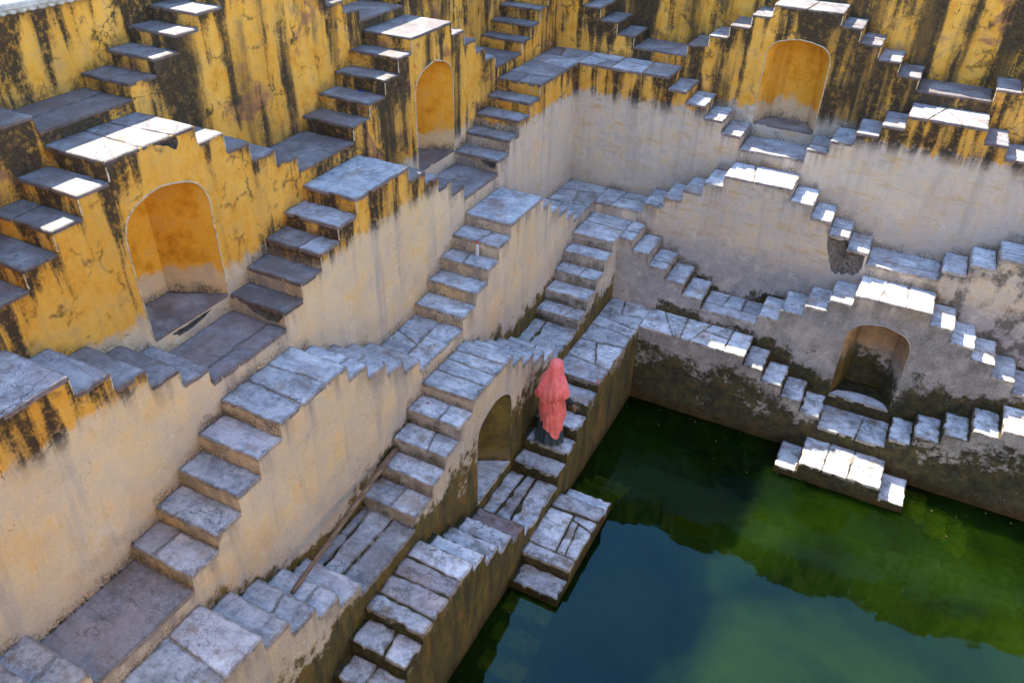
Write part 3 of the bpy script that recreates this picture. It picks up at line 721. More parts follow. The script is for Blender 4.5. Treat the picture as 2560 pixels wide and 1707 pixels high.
LLAB = {
 ('L', 'Z', 0): 'dark cracked landing at the top left, above the big sunny platform',
 ('L', 'Z', 1): 'shaded landing at the top edge behind the tall narrow niche block',
 ('L', 'A', 0): 'shaded landing beyond the left edge beside the big niche block',
 ('L', 'A', 1): 'shaded slate landing between the two yellow niche blocks on the left wall',
 ('L', 'A', 2): 'small shaded landing at the foot of the uppermost corner flight',
 ('L', 'B', 0): 'long slate landing in front of the biggest arched niche',
 ('L', 'B', 1): 'slate landing in front of the tall narrow niche',
 ('L', 'C', 0): 'dark worn landing in the bottom left corner under the bare orange wall',
 ('L', 'C', 1): 'landing of broken flagstones below the steps with the bottle',
 ('L', 'D', 1): 'damp landing with a black open joint beside the leaning pole',
 ('L', 'D', 2): 'landing of two pale slabs at the foot of the corner flight above the woman',
 ('L', 'E', 2): 'mossy landing of three long slabs before the dark arch, near the woman',
 ('R', 'Z', 0): 'uppermost landing above the top edge behind the back wall niche block',
 ('R', 'A', 0): 'weathered landing on the back wall between corner flight and sunlit niche block',
 ('R', 'A', 1): 'dark landing with a thin sunlit front edge at the upper right',
 ('R', 'B', 0): 'pale landing in front of the rounded yellow niche on the back wall',
 ('R', 'B', 1): 'pale landing past the right edge beside the yellow band block',
 ('R', 'C', 1): 'long blue-white landing on the right beside the crumbled corner, sun on its lip',
 ('R', 'D', 0): 'white landing on the back wall just above the sunlit end of the walkway',
 ('R', 'D', 1): 'grey landing at the right edge under the stained wall',
 ('R', 'E', 0): 'landing in front of the orange-topped niche, just above the water block',
}
DIRT = {('L', 'Z'): .58, ('R', 'Z'): .95, ('L', 'A'): .45, ('R', 'A'): .55, ('L', 'B'): .25, ('R', 'B'): .12}
def dirt_of(wall, t, i):
    d = DIRT.get((wall, t), .1)
    if (wall, t, i) == ('L', 'A', 1): d = .12
    if (wall, t, i) == ('L', 'A', 2): d = .6
    if i == 'c' and t == 'A': d = .5
    if (wall, t, i) in (('R', 'C', 2), ('R', 'D', 1)) : d = 1.0 if t == 'C' else .88
    return d

def treads(parent, wall, t, i, segs, rnd):
    tn = tone_of(wall, t, i); ztop = LV[t][0]
    parent['_tier'] = t
    for a, b, z in segs:
        apex = abs(z - ztop) < 1e-6
        up = a < (segs[0][0] + segs[-1][1]) / 2 if i != 'c' else wall == 'L'
        if i == 'c' and apex:
            if wall == 'L':
                pl = rect(wall, t, a, b - .004)
                # the corner square has no front overhang; keep the stones inside the ledge
                n_ = {'B': 8, 'D': 4, 'E': 8, 'A': 1, 'Z': 3}[t]
            else:
                pl = rect(wall, t, a, b, over0=-.004); n_ = {'B': 7, 'D': 2, 'E': 6, 'A': 1, 'Z': 4}[t]
            if t == 'D' and wall == 'L':
                pieces = split(pl, [(None, .55, 's', .05)], .006)
            else: pieces = flags(pl, n_, .010, rnd)
            for p in pieces: slab('platform_slab', parent, wall, p, z, tn, 0, MOSS[t], .05, .006, .012, rnd=rnd)
        elif apex:
            cuts, gap, am = APEX.get((wall, t, i), ([], .007, .006))
            pieces = split(rect(wall, t, a, b), cuts, gap)
            if (wall, t, i) == ('L', 'F', 2):
                pl = rect(wall, t, a, b); A_ = split(pl, [(None, .17, 's', .03)], .02)
                B_ = split(A_[0] if len(A_[0]) and max(p[0] for p in A_[0]) > max(p[0] for p in A_[1]) else A_[1], [(None, .72, 's', -.04)], .05)
                small = A_[1] if B_ and A_[0] is not None and max(p[0] for p in A_[0]) > max(p[0] for p in A_[1]) else A_[0]
                far, near = (B_[0], B_[1]) if max(p[0] for p in B_[0]) > max(p[0] for p in B_[1]) else (B_[1], B_[0])
                mid_ = split(near, [(None, .55, 'd', .06)], .03)
                mid2 = []
                for m_ in mid_:
                    if max(p[1] for p in m_) > width(wall, t) * .9: mid2 += split(m_, [(None, .80, 's', .3), (0, .4, 'd', .1)], .018)
                    else: mid2.append(m_)
                pieces = [small, far] + mid2
            for k, p in enumerate(pieces):
                slab('platform_slab', parent, wall, p, z, tn, .5 if (wall, t, i) == ('L', 'E', 2) and k in (1, 2) else 0, MOSS[t], .05, am, .02, rnd=rnd)
        else:
            o0, o1 = (.007, -.004) if H2(segs, a - .1, z - 1, z - 1) < z else (-.004, .007)
            pl = rect(wall, t, a, b, o0, o1)
            am = .006; rust = 0; cuts = []; gap = .008
            if t in 'EF':
                pl = rect(wall, t, a, b, o0 - .012, o1 - .012, -.004, .03 + rnd.uniform(0, .05)); am = .011
                if (wall, t, i) == ('L', 'E', 2):
                    if a > -35.2 * U and int((a / U + 35.2) / 1.55) % 2 == 1: rust = .85
                    if a < -40.5 * U: cuts = [(None, .5 + rnd.uniform(-.08, .08), 'd', rnd.uniform(-.2, .2))]; gap = .03
            elif (wall, t) in (('L', 'C'), ('L', 'D')) and rnd.random() < .5: cuts = [(None, rnd.uniform(.5, .7), 'd', rnd.uniform(-.25, .25))]
            elif rnd.random() < .16: cuts = [(None, rnd.uniform(.35, .7), 'd', rnd.uniform(-.2, .2))]
            if (wall, t) == ('R', 'F') and z < WATER_Z and a < segs[4][0]: continue
            if wall == 'L' and t in 'CD' and i in (0, 1): rust = max(rust, rnd.uniform(0, .3))
            for p in split(pl, cuts, gap):
                slab('tread_slab', parent, wall, p, z, tn, rust, MOSS[t], .05, am, .018, rnd=rnd)

def add_holes(wall, t, i, parent):
    holes = []
    for pts, dep in FRONT_HOLES.get((wall, t, i), []):
        holes.append(pts); rubble(parent, wall, True, t, pts, dep, 'wall_hole' if t == 'E' else 'broken_hole')
    rh = []
    for s_, pts, dep in RISER_HOLES.get((wall, t, i), []):
        rh.append((s_, pts)); acc_parent = parent
        rub_riser(parent, wall, s_, pts, dep)
    return holes, rh
def rub_riser(parent, wall, s_, pts, dep):
    acc = Acc(); n_ = len(pts); cx_ = sum(p[0] for p in pts) / n_; cz_ = sum(p[1] for p in pts) / n_; rr = random.Random(5)
    for k in range(6):
        u_ = k / 5; sc = 1.03 * math.cos(u_ * 1.3)
        for p in pts:
            acc.vert(wob((cx_ + (p[0] - cx_) * sc, s_ + dep * math.sin(u_ * 1.5) + (rr.uniform(-.012, .016) if k else 0), cz_ + (p[1] - cz_) * sc)))
    for k in range(5):
        for i_ in range(n_): j = (i_ + 1) % n_; acc.f.append((k * n_ + i_, k * n_ + j, (k + 1) * n_ + j, (k + 1) * n_ + i_))
    acc.f.append(tuple(range(5 * n_, 6 * n_)))
    acc.obj('broken_hole', RUB, parent)

GROUP = 'stepped stair blocks of the well'
rnd = random.Random(11)
for key, segs in SEG.items():
    wall, t, i = key
    if i == 'c': continue
    c = (segs[0][0] + segs[-1][1]) / 2
    root = empty('stair_block', P3(wall, c, fr(wall, t), LV[t][5]), LAB[key], 'staircase', GROUP)
    holes, rh = add_holes(wall, t, i, root)
    if key in NICHE:
        holes.append(arch(*[a * U for a in NICHE[key][:5]]))
        niche(wall, t, root, key)
    zv = LV[t][5]
    body(wall, t, segs, root, zv, zv, holes, dirt=dirt_of(wall, t, i), extra_riser_holes=rh)
    treads(root, wall, t, i, segs, rnd)
for t in CORN:
    root = empty('corner_stair_block', (fr('L', t), fr('R', t), LV[t][5]), LAB[('c', t)], 'staircase', GROUP)
    for wall in 'LR':
        segs = SEG[(wall, t, 'c')]; zv = LV[t][5]
        holes, rh = add_holes(wall, t, 'c', root)
        if wall == 'L': body('L', t, segs, root, zv, None, holes, s_front_end=fr('R', t), dirt=dirt_of(wall, t, 'c'), extra_riser_holes=rh)
        else: body('R', t, segs, root, None, zv, holes, dirt=dirt_of(wall, t, 'c'), extra_riser_holes=rh)
        treads(root, wall, t, 'c', segs, rnd)
# landings
for (wall, t, i), (a, b) in LAND.items():
    a, b = a * U, b * U; z = LV[t][5]
    root = empty('landing', P3(wall, (a + b) / 2, fr(wall, t), z - .2), LLAB[(wall, t, i)], 'landing', 'landings between the stair blocks'); root['_tier'] = t
    hl = []
    body(wall, t, [(a, b, z)], root, None, None, hl, dirt=dirt_of(wall, t, i) + .1)
    cuts, gap, am = LANDC.get((wall, t, i), ([], .007, .006))
    pl = rect(wall, t, a, b, -.006, -.006)
    for p in split(pl, cuts, gap): slab('landing_slab', root, wall, p, z, tone_of(wall, t, i) * (.82 if (wall, t, i) in (('L', 'C', 0), ('L', 'D', 1)) else 1), .5 if wall == 'L' and i == 0 else 0, MOSS[t], .05, am, .015, rnd=rnd)
root = empty('corner_landing', (FX['C'], FY['C'], LV['C'][5] - .2), 'broad pale landing of large flagstones in the deep inner corner', 'landing', 'landings between the stair blocks'); root['_tier'] = 'C'
body('L', 'C', [CORNC['L']], root, None, None, s_front_end=FY['C'], dirt=.1)
body('R', 'C', [CORNC['R']], root, None, None, dirt=.1)
for p in flags(rect('L', 'C', CORNC['L'][0], CORNC['L'][1] - .004, -.006, 0), 6, .007, rnd): slab('landing_slab', root, 'L', p, LV['C'][5], .92, 0, .1, .05, .006, .01, rnd=rnd)
for p in flags(rect('R', 'C', CORNC['R'][0], CORNC['R'][1], -.004, -.006), 3, .007, rnd): slab('landing_slab', root, 'R', p, LV['C'][5], .92, 0, .1, .05, .006, .01, rnd=rnd)

# ------------------------------------------------------------------ top walls with scalloped coping
TOPZ = 9.76 * U
def top_wall(wall, s0, s1, label, ztop, dirt):
    t = 'Y'; F_ = fr(wall, t); root = empty('boundary_wall', P3(wall, (s0 + s1) / 2, F_, 5.5 * U), label, 'wall')
    acc = Acc()
    panel(acc, [(s0, 5.3 * U), (s1, 5.3 * U), (s1, ztop - .07), (s0, ztop - .07)], [], lambda s, z: P3(wall, s, F_, z), lambda s, z: (max(0, ztop - .08 - z), max(0, z - H(wall, 'Z', s))), .14, flip=(wall == 'R') and False)
    o = acc.obj('plaster_wall', PL, root, smooth=True); o['dirt'] = dirt
    bm = bmesh.new(); bm.from_mesh(o.data)
    for f in bm.faces:
        if (wall == 'L' and f.normal.x < 0) or (wall == 'R' and f.normal.y > 0): f.normal_flip()
    bm.to_mesh(o.data); bm.free()
    # coping: flat ledge over a row of small scallops
    sg = 1 if wall == 'L' else -1
    acc = Acc(); prof = [(0, ztop - .075), (.015, ztop - .075), (.03, ztop - .065), (.045, ztop - .03), (.07, ztop - .02), (.075, ztop + .03), (.06, ztop + .045), (-.45, ztop + .045)]
    n_ = int((s1 - s0) / .11); st = (s1 - s0) / n_; sub = 4
    for k in range(n_ * sub + 1):
        s = s0 + st * k / sub; ph = abs(math.sin(math.pi * k / sub))
        for j, (d, z) in enumerate(prof):
            zz = z; dd = d
            if j in (1, 2): zz = z + .018 * (1 - ph) ; dd = d + .028 * ph
            if j == 3: dd = d + .01 * ph
            acc.vert(wob(P3(wall, s, F_ + sg * dd, zz)), 9, 9)
    m_ = len(prof)
    for k in range(n_ * sub):
        for j in range(m_ - 1):
            f = (k * m_ + j, k * m_ + j + 1, (k + 1) * m_ + j + 1, (k + 1) * m_ + j); acc.f.append(f[::-1] if wall == 'L' else f)
    acc.obj('coping', COP, root)
COP = mat_simple('grey_stone_coping', (.42, .42, .40), .85, .35, 9, .35)
top_wall('L', -58.5 * U, 9.85 * U, 'yellow top wall with black drips under a scalloped grey coping, top left', TOPZ, .02)
top_wall('R', -10.24 * U, 46.3 * U, 'uppermost back wall above the top edge of the picture', 10.6 * U, .9)

# ------------------------------------------------------------------ ground, water, pool floor
def sheet(name, mat, rects, z, kind='structure'):
    acc = Acc()
    for (x0, y0, x1, y1) in rects:
        ids = [acc.vert((x0, y0, z)), acc.vert((x1, y0, z)), acc.vert((x1, y1, z)), acc.vert((x0, y1, z))]; acc.f.append(ids)
    return acc.obj(name, mat, None, kind=kind)
GROUND = mat_simple('dusty_stone_ground', (.40, .34, .27), .9, .2, 3, .3)
xl, yt, xr, yb = -10.24 * U - .30, 9.85 * U + .30, 85.9 * U, -58.5 * U
zg = TOPZ - .02
sheet('ground', GROUND, [(-400, -400, xl, 400), (xl, yt, 400, 400), (xr, -400, 400, yt), (xl, -400, xr, yb)], zg)
sheet('pool_floor', mat_simple('silt', (.05, .055, .02), .95, .3, 3, .3), [(FX['E'] - .05, -60 * U, 86 * U, FY['E'] + .05)], -6.45)
sheet('pool_water', WAT, [(FX['D'], -58.6 * U, 86 * U, FY['D'])], WATER_Z)

# the two sides of the well behind and to the right of the camera: plain stepped walls
def far_side(name, label, pts0, pts1):
    """a stepped wall swept between two plan lines; rows of (offset, z)"""
    acc = Acc(); rows = [(0, 9.9), (0, 5.8), (3.2, 5.8), (3.2, .85), (6.5, .85), (6.5, -4.4), (9.8, -4.4), (9.8, -9.8), (13.1, -9.8), (13.1, -15.1), (16.4, -15.1), (16.4, -27)]
    root = empty(name, ((pts0[0] + pts1[0]) / 2 * U, (pts0[1] + pts1[1]) / 2 * U, -6), label, 'wall')
    nx_, ny_ = pts0[2], pts0[3]
    for (d, z) in rows:
        for p in (pts0, pts1): acc.vert(((p[0] + nx_ * d) * U, (p[1] + ny_ * d) * U, z * U))
    for k in range(len(rows) - 1): acc.f.append((2 * k, 2 * k + 1, 2 * k + 3, 2 * k + 2))
    o = acc.obj('plaster_wall', PL, root); o['dirt'] = .2
    bm = bmesh.new(); bm.from_mesh(o.data)
    for f in bm.faces:
        v = f.normal.x * nx_ + f.normal.y * ny_ + f.normal.z
        if v < 0: f.normal_flip()
    bm.to_mesh(o.data); bm.free()
def near_wall():
    root = empty('boundary_wall', (15 * U, -58.6 * U, -6), 'plain wall on the near side of the well, below and behind the camera', 'wall')
    acc = Acc(); y0, y1 = -58.6 * U, -62 * U
    ids = [acc.vert((x_, y_, z_)) for x_, y_, z_ in ((-11 * U, y0, -6.5), (86 * U, y0, -6.5), (86 * U, y0, 9.6 * U), (-11 * U, y0, 9.6 * U), (86 * U, y1, 9.6 * U), (-11 * U, y1, 9.6 * U))]
    acc.f += [(ids[1], ids[0], ids[3], ids[2]), (ids[2], ids[3], ids[5], ids[4])]
    o = acc.obj('plaster_wall', PL, root); o['dirt'] = .2
near_wall()
def kiosk():  # out of view; solid body sized to shade the corner ledge
    cx, cy, r, z0 = -15.0 * U, 11.9 * U, 5.0 * U, zg
    root = empty('shade_kiosk', (cx, cy, z0), 'unseen domed kiosk on the terrace corner, made solid to shade the ledge', 'kiosk')
    acc = Acc(); N_ = 8; hgt = [(1.0, 0), (1.0, 9.6 * U), (1.07, 9.8 * U), (1.07, 10.2 * U), (.95, 10.3 * U), (.92, 11.4 * U), (.74, 12.6 * U), (.42, 13.5 * U), (.04, 14.0 * U)]
    for k, h_ in hgt:
        for i in range(N_ * (1 if h_ < 5.05 * U else 1)):
            a = (i + .5) * 2 * math.pi / N_; acc.vert((cx + r * k * math.cos(a), cy + r * k * math.sin(a), z0 + h_), 1, 1)
    for k in range(len(hgt) - 1):
        for i in range(N_): j = (i + 1) % N_; acc.f.append((k * N_ + i, k * N_ + j, (k + 1) * N_ + j, (k + 1) * N_ + i))
    o = acc.obj('kiosk_body', PL, root); o['dirt'] = .3
kiosk()
def shade_block(s0, s1, lab):  # unseen blocks added on the terrace edge to shade the platforms below
    root = empty('shade_block', (-10.75 * U, (s0 + s1) / 2 * U, TOPZ), lab, 'shade_block', 'unseen shade blocks on the terrace edge')
    acc = Acc(); x0, x1 = -11.4 * U, -10.55 * U; z0, z1 = TOPZ - .01, 11.75 * U
    c = [acc.vert(wob((x_, y_, z_)), z1 - z_, z_ - z0) for z_ in (z0, z1) for (x_, y_) in ((x0, s0 * U), (x1, s0 * U), (x1, s1 * U), (x0, s1 * U))]
    acc.f += [(c[i], c[(i + 1) % 4], c[4 + (i + 1) % 4], c[4 + i]) for i in range(4)] + [(c[4], c[5], c[6], c[7])]
    o = acc.obj('plaster_body', PL, root); o['dirt'] = .3
shade_block(-46.5, -40.8, 'unseen shade block added on the left terrace, nearest the camera')
shade_block(-24.6, -18.9, 'unseen shade block added on the left terrace, midway along')
shade_block(-3.0, 4.4, 'unseen shade block added on the left terrace, next to the kiosk')
far_side('terraced_wall', 'stepped right-hand side of the well, outside the picture', (86, -58.5, -1, 0), (86, 9.85, -1, 0))
far_side('terraced_wall', 'stepped back wall continuing past the right edge of the picture', (46.25, 9.85, 0, -1), (86, 9.85, 0, -1))

# ------------------------------------------------------------------ small things: woman, pole, bottle, litter
def tube(acc, pts, radii, n=10, cap=True):
    rings = []; prev = None
    for i, p in enumerate(pts):
        p = Vector(p); d = (Vector(pts[min(i + 1, len(pts) - 1)]) - Vector(pts[max(i - 1, 0)])).normalized()
        a = d.cross(Vector((0, 0, 1)) if abs(d.z) < .9 else Vector((1, 0, 0))).normalized(); b = d.cross(a)
        rings.append([acc.vert(p + (a * math.cos(2 * math.pi * k / n) + b * math.sin(2 * math.pi * k / n)) * radii[i]) for k in range(n)])
    for i in range(len(rings) - 1):
        for k in range(n): acc.f.append((rings[i][k], rings[i][(k + 1) % n], rings[i + 1][(k + 1) % n], rings[i + 1][k]))
    if cap: acc.f.append(rings[0][::-1]); acc.f.append(rings[-1])
def skin_body(name, parent, joints, bones, mat):
    me = bpy.data.meshes.new(name); me.from_pydata([j[0] for j in joints], bones, [])
    o = bpy.data.objects.new(name, me); COL.objects.link(o)
    md = o.modifiers.new('skin', 'SKIN'); md.use_smooth_shade = True
    for v, j in zip(me.skin_vertices[0].data, joints): v.radius = j[1] if isinstance(j[1], tuple) else (j[1], j[1]); v.use_root = False
    me.skin_vertices[0].data[0].use_root = True
    sb = o.modifiers.new('sub', 'SUBSURF'); sb.levels = 2; sb.render_levels = 2
    dg = bpy.context.evaluated_depsgraph_get(); m2 = bpy.data.meshes.new_from_object(o.evaluated_get(dg))
    o.modifiers.clear(); o.data = m2; m2.name = name; m2.materials.clear(); m2.materials.append(mat)
    o.parent = parent; return o
def woman():
    root = empty('person', (8.72 * U, -21.72 * U, LV['E'][3] + .002), 'woman in coral pink veil and dark printed skirt climbing the steps above the water', 'person')
    root.rotation_euler = (math.radians(-3.5), math.radians(-1.5), math.radians(-8))
    J = []; B = []
    def j(p, r, par=None):
        J.append((p, r)); k = len(J) - 1
        if par is not None: B.append((par, k))
        return k
    pel = j((0, 0, .80), (.12, .095)); ch = j((0, .02, 1.08), (.125, .09), pel); sh = j((0, .01, 1.20), (.10, .075), ch)
    nk = j((0, .02, 1.27), .048, sh); hd0 = j((0, .035, 1.34), (.07, .08), nk); hd = j((0, .04, 1.42), (.078, .092), hd0); j((0, .035, 1.48), (.05, .06), hd)
    j((0, .135, 1.385), .014, hd0)
    for sx in (-1, 1):
        hp = j((sx * .085, 0, .76), .085, pel)
        fy = .10 if sx < 0 else -.04
        kn = j((sx * .09, .05 + fy * .6, .44), .055, hp); an = j((sx * .09, fy - .03, .085), .034, kn); ft = j((sx * .095, fy + .05, .035), (.036, .026), an); j((sx * .10, fy + .13, .022), (.034, .018), ft)
        so = j((sx * .145, .0, 1.185), .052, sh); el = j((sx * .185, -.02, .99), .036, so); wr = j((sx * .335, .03, .835), .027, el)
        pm = j((sx * .362, .045, .785), (.034, .018), wr)
        for q_, (dx, dy, ln) in enumerate(((.012, .034, .055), (.015, .012, .064), (.014, -.008, .060), (.010, -.026, .048))):
            f1 = j((sx * (.365 + dx * .5), .048 + dy, .752), .0095, pm); f2 = j((sx * (.362 + dx), .052 + dy, .752 - ln * .55), .0088, f1); j((sx * (.352 + dx), .056 + dy, .752 - ln), .0075, f2)
        t1 = j((sx * .352, .082, .790), .011, pm); j((sx * .348, .108, .762), .009, t1)
    skin_body('body', root, J, B, mat_simple('brown_skin', (.20, .10, .06), .6, .12, 30, .1))
    base = root.location
    for sx in (-1, 1):
        acc = Acc(); n_ = 8
        c0 = Vector((sx * .030, .128, 1.425))
        top = acc.vert(c0 + Vector((0, .006, 0)) + base)
        ring = [acc.vert(c0 + Vector((.013 * math.cos(a * .785), 0, .007 * math.sin(a * .785))) + base) for a in range(n_)]
        for k in range(n_): acc.f.append((top, ring[k], ring[(k + 1) % n_]))
        acc.obj('eye', EYE, root)
        acc = Acc(); tube(acc, [base + Vector(p) for p in ((sx * .09, -.0, 1.19), (sx * .135, -.01, 1.15), (sx * .186, -.02, .99), (sx * .268, .004, .912), (sx * .330, .025, .85))], [.048, .046, .044, .046, .040], 12)
        acc.obj('sleeve', SLEEVE, root, smooth=True)
    # skirt: pleated flare
    acc = Acc(); N_ = 72; rows = 18
    for r in range(rows + 1):
        u_ = r / rows; z_ = .93 - .915 * u_
        for k in range(N_):
            a = 2 * math.pi * k / N_; rx = .145 + .085 * u_ ** .8; ry = .12 + .075 * u_ ** .8
            pl = (math.sin(13 * a + 1.2 * math.sin(3 * a)) * .020 + math.sin(5 * a + 1) * .014) * u_ + noise.noise(Vector((math.cos(a) * 2, math.sin(a) * 2, u_ * 2))) * .02 * u_
            acc.vert(base + Vector(((rx + pl) * math.cos(a) - .035 * u_, (ry + pl) * math.sin(a) + .01, z_ + (.02 * math.sin(4 * a) + .015 * math.sin(9 * a) + .02) * (u_ ** 6))))
    for r in range(rows):
        for k in range(N_): acc.f.append((r * N_ + k, (r + 1) * N_ + k, (r + 1) * N_ + (k + 1) % N_, r * N_ + (k + 1) % N_))
    acc.obj('skirt', mat_skirt(), root, smooth=True)
    # veil: from the crown over the shoulders, gathered at the waist, long tail at the right hip
    acc = Acc(); N_ = 120
    prof = [(1.535, .012, .012, .03), (1.527, .045, .048, .032), (1.505, .078, .09, .034), (1.46, .10, .118, .035), (1.40, .112, .128, .03), (1.33, .122, .13, .02), (1.27, .148, .134, .01), (1.21, .188, .146, .0),
            (1.14, .226, .166, -.015), (1.06, .258, .186, -.025), (.99, .274, .198, -.035), (.93, .258, .196, -.035), (.895, .226, .180, -.03), (.88, .188, .154, -.015), (.872, .166, .142, -.01)]
    rings = []
    def fold(a, z_, amt):
        v = Vector((math.cos(a) * 2.4, math.sin(a) * 2.4, z_ * 1.6))
        return amt * (.55 * math.sin(9 * a + 6 * z_ + 1.8 * math.sin(2 * a)) + .95 * math.sin(5 * a - 11 * z_ + math.sin(3 * a)) + 2.0 * noise.noise(v * 1.4) + 1.5 * noise.noise(v * 3.0) + .25 * math.sin(19 * a + 7 * z_))
    for (z_, rx, ry, cy_) in prof:
        amt = .0145 * min(1, max(.10, (1.53 - z_) * 2.6)); ring = []
        for k in range(N_):
            a = 2 * math.pi * k / N_; f = fold(a, z_, amt); sag = .035 * max(0, math.sin(a * 3 + .6)) if .86 < z_ < 1.0 else 0
            ring.append(acc.vert(base + Vector(((rx + f) * math.cos(a) - .012, (ry + f) * math.sin(a) + cy_, z_ - sag + (.05 * math.cos(a - .3) * min(1, (1.2 - z_) * 3) if z_ < 1.2 else 0)))))
        rings.append(ring)
    rows = 16
    for r in range(1, rows + 1):
        u_ = r / rows; ring = []
        for k in range(N_):
            a = 2 * math.pi * k / N_; d = (a - math.radians(-42) + math.pi) % (2 * math.pi) - math.pi      # tail hangs back right
            hem = .36 - .25 * math.exp(-(d / .62) ** 2) + .02 * math.sin(5 * a) + .05 * math.cos(d)
            if d < -1.2: hem += .05
            z_ = .868 + (hem - .868) * u_
            bl = .178 + .028 * math.sin(math.pi * min(1, u_ * 1.1)) + .018 * u_
            f = fold(a, z_, .0085 * (.4 + .6 * u_)) + .007 * math.sin(4 * a - 9 * z_) + .004 * math.sin(11 * a + 5 * z_ + 2 * math.sin(2 * a)) * u_
            ring.append(acc.vert(base + Vector(((bl + f) * math.cos(a) - .008 + .012 * u_, (bl * .90 + f) * math.sin(a) - .01, z_))))
        rings.append(ring)
    for r in range(len(rings) - 1):
        for k in range(N_): acc.f.append((rings[r][k], rings[r + 1][k], rings[r + 1][(k + 1) % N_], rings[r][(k + 1) % N_]))
    acc.f.append(rings[0])
    acc.obj('veil', mat_veil(), root, smooth=True)
    # gathered end of the veil tied at the back
    acc = Acc(); rr = random.Random(3)
    for q_ in range(3):
        a0 = math.radians(-62 + q_ * 11); pts = []; rad = []
        for i in range(9):
            u_ = i / 8; z_ = .90 - .36 * u_; a = a0 + .30 * u_ + .09 * math.sin(5 * u_ + q_)
            R_ = .176 + .016 * math.sin(3 * u_) + .012 * rr.random(); pts.append(base + Vector((R_ * math.cos(a), R_ * .92 * math.sin(a) - .012, z_))); rad.append(.012 + .014 * math.sin(math.pi * min(1, u_ * .9 + .12)))
        tube(acc, pts, rad, 7)
    acc.obj('veil_knot', bpy.data.materials['coral_veil'], root, smooth=True)
EYE = mat_simple('dark_eye', (.03, .02, .015), .2, .1); SLEEVE = mat_simple('dark_sleeve', (.018, .024, .028), .85, .2)
woman()

def pole():
    a = Vector((4.95, -42.65, -13.35)) * U; b = Vector((3.78, -32.22, -13.22)) * U
    root = empty('wooden_pole', a, 'long bare wooden pole lying across the steps against the beige wall', 'pole')
    acc = Acc(); n_ = 26; pts = []; rad = []
    for i in range(n_ + 1):
        u_ = i / n_; p = a.lerp(b, u_) + Vector((.010 * math.sin(u_ * 5), 0, .027 + .022 * math.sin(u_ * math.pi) + .004 * math.sin(u_ * 17)))
        pts.append(p); rad.append((.038 - .009 * (1 - u_)) * (1 + .10 * noise.noise(Vector((u_ * 9, 0, 0)))) * (.9 if i in (0, n_) else 1))
    tube(acc, pts, rad, 10)
    g = G('weathered_wood'); P = g.pos(); n1 = g.noise(g.scale(P, (60, 3, 60)), 1, 5, .6); n2 = g.noise(P, 8, 4)
    g.bsdf(g.mix(g.ss(n2, .5, .65, 0, .5), g.ramp(n1, [(.3, (.08, .048, .028)), (.5, (.19, .12, .07)), (.7, (.30, .21, .14))]), (.10, .06, .04)), .85, g.bump(n1, .4, .004))
    acc.obj('shaft', g.m, root, smooth=True)
    for u_ in (.27, .53, .79):
        acc = Acc()
        p = a.lerp(b, u_) + Vector((.010 * math.sin(u_ * 5), 0, .027 + .022 * math.sin(u_ * math.pi))); d = (b - a).normalized()
        tube(acc, [p - d * .018, p, p + d * .018], [.032, .040, .032], 10)
        acc.obj('knot', g.m, root, smooth=True)
pole()
def bottle():
    p = Vector((1.98 * U, -19.72 * U, LV['C'][2])); root = empty('bottle', p, 'white plastic bottle with a red cap standing on a grey step', 'bottle')
    def lathe(name, prof, mat):
        acc = Acc(); n_ = 16
        for r, h in prof:
            for k in range(n_): acc.vert(p + Vector((r * math.cos(k * 2 * math.pi / n_), r * math.sin(k * 2 * math.pi / n_), h)))
        for i in range(len(prof) - 1):
            for k in range(n_): acc.f.append((i * n_ + k, i * n_ + (k + 1) % n_, (i + 1) * n_ + (k + 1) % n_, (i + 1) * n_ + k))
        acc.f.append(tuple(range(n_))[::-1]); acc.f.append(tuple(range((len(prof) - 1) * n_, len(prof) * n_)))
        acc.obj(name, mat, root, smooth=True)
    lathe('bottle_body', [(.026, .003), (.031, .01), (.031, .05), (.029, .06), (.031, .07), (.031, .15), (.026, .175), (.014, .20), (.013, .215)], mat_simple('milky_plastic', (.55, .56, .57), .25, .05))
    lathe('cap', [(.016, .208), (.0175, .212), (.0175, .235), (.015, .238)], mat_simple('red_plastic', (.65, .01, .015), .35, .05))
bottle()
def hoop():
    c = Vector((FX['D'] + .012, -46.65 * U, -13.72 * U)); root = empty('wire_loop', c, 'thin pale loop of cane sticking out of the mossy wall at the bottom edge', 'loop')
    acc = Acc(); pts = []
    for i in range(25):
        a = math.radians(-30 + 240 * i / 24); pts.append(c + Vector((.02 + .05 * math.sin(math.pi * i / 24), .115 * math.cos(a), .10 * math.sin(a))))
    tube(acc, pts, [.0055] * 25, 8); acc.obj('loop', mat_simple('dry_cane', (.50, .42, .20), .7, .2), root, smooth=True)
hoop()
def litter(name, pos, col, size, label, cat, seed, flat=.5):
    rr = random.Random(seed); p = Vector(pos); bm = bmesh.new(); bmesh.ops.create_icosphere(bm, subdivisions=2, radius=size)
    for v in bm.verts: v.co = v.co * (1 + rr.uniform(-.32, .32)); v.co.z = abs(v.co.z * flat) * .9
    me = bpy.data.meshes.new(name); bm.to_mesh(me); bm.free(); me.materials.append(mat_simple(name + '_colour', col, .6, .25, 60))
    o = bpy.data.objects.new(name, me); COL.objects.link(o); o.location = p; o['label'] = label; o['category'] = cat
litter('wrapper', (-5.17 * U, -21.1 * U, LV['A'][3] + .001), (.02, .05, .30), .032, 'crumpled blue wrapper on a dark step beside the tall narrow niche', 'litter', 1)
litter('flower', (10.12 * U, -17.25 * U, LV['E'][0] + .001), (.75, .12, .02), .026, 'small orange flower on the corner edge of the walkway by the woman', 'flower', 2)
litter('leaf', (4.22 * U, -29.6 * U, LV['D'][1] + .001), (.35, .08, .05), .022, 'small dry red leaf on the cracked step above the pole', 'leaf', 3, .2)

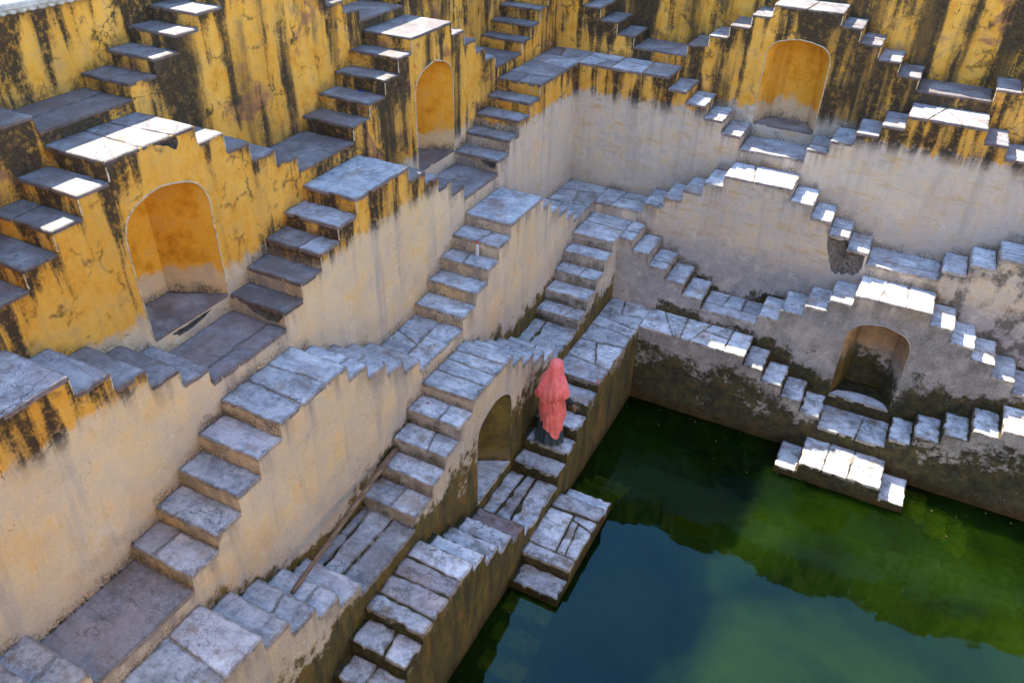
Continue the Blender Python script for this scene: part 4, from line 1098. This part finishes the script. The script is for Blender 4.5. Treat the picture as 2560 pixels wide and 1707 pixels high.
def weeds():
    rr = random.Random(21); acc = Acc()
    def tuft(p, nrm, size):
        for k in range(rr.randint(7, 13)):
            a = rr.uniform(0, 6.28); t_ = Vector((math.cos(a), math.sin(a), 0)) * rr.uniform(.15, .8) + Vector(nrm) * .6 + Vector((0, 0, rr.uniform(.4, 1.2)))
            t_ = t_.normalized() * size * rr.uniform(.5, 1.2); w_ = Vector((-t_.y, t_.x, 0)); w_ = (w_.normalized() if w_.length > 1e-6 else Vector((1, 0, 0))) * .0045
            m_ = Vector(p) + t_ * .55; e = Vector(p) + t_ + Vector((0, 0, -.25 * size))
            i0 = [acc.vert(Vector(p) - w_), acc.vert(Vector(p) + w_), acc.vert(m_ + w_ * .8), acc.vert(m_ - w_ * .8), acc.vert(e)]
            acc.f += [(i0[0], i0[1], i0[2], i0[3]), (i0[3], i0[2], i0[4])]
    for k in range(46):                       # foot of the beige wall by the pole, and along the lower left landings
        y_ = rr.uniform(-47, -30.5) * U; tuft((FX['C'] + .012, y_, H('L', 'D', y_) + .01), (1, 0, 0), rr.uniform(.03, .085))
    for k in range(16):
        y_ = rr.uniform(-50.5, -46) * U; tuft((FX['B'] + .012, y_, H('L', 'C', y_) + .01), (1, 0, 0), rr.uniform(.03, .06))
    for k in range(34):
        y_ = rr.uniform(-46, -18) * U; tuft((FX['D'] + .012, y_, H('L', 'E', y_) + .01), (1, 0, 0), rr.uniform(.02, .06))
    for k in range(26):
        x_ = rr.uniform(10.5, 40) * U; tuft((x_, FY['D'] - .012, H('R', 'E', x_) + .01), (0, -1, 0), rr.uniform(.02, .05))
    g = G('dark_weeds'); P = g.pos(); g.bsdf(g.ramp(g.noise(P, 9, 3), [(.35, (.03, .035, .01)), (.65, (.10, .10, .025))]), .8)
    o = acc.obj('weeds', g.m, None, kind='stuff')
weeds()

def floating_leaves():
    rr = random.Random(31); acc = Acc()
    for k in range(60):
        if k % 3: x_, y_ = rr.uniform(12, 44) * U, (-9.4 - abs(rr.gauss(0, 2.2))) * U
        else: x_, y_ = (10.4 + abs(rr.gauss(0, 1.5))) * U, rr.uniform(-44, -12) * U
        a = rr.uniform(0, 6.28); l_ = rr.uniform(.010, .026); w_ = l_ * rr.uniform(.3, .6); c, s_ = math.cos(a), math.sin(a); z_ = WATER_Z + .004
        acc.f.append([acc.vert((x_ + u_ * c - v_ * s_, y_ + u_ * s_ + v_ * c, z_ + (.004 if u_ else 0))) for u_, v_ in ((l_, 0), (0, w_), (-l_, 0), (0, -w_))])
    g = G('dead_leaf'); P = g.pos(); g.bsdf(g.ramp(g.noise(P, 12, 2), [(.35, (.10, .06, .02)), (.65, (.30, .24, .08))]), .7)
    acc.obj('floating_leaves', g.m, None, kind='stuff')
floating_leaves()
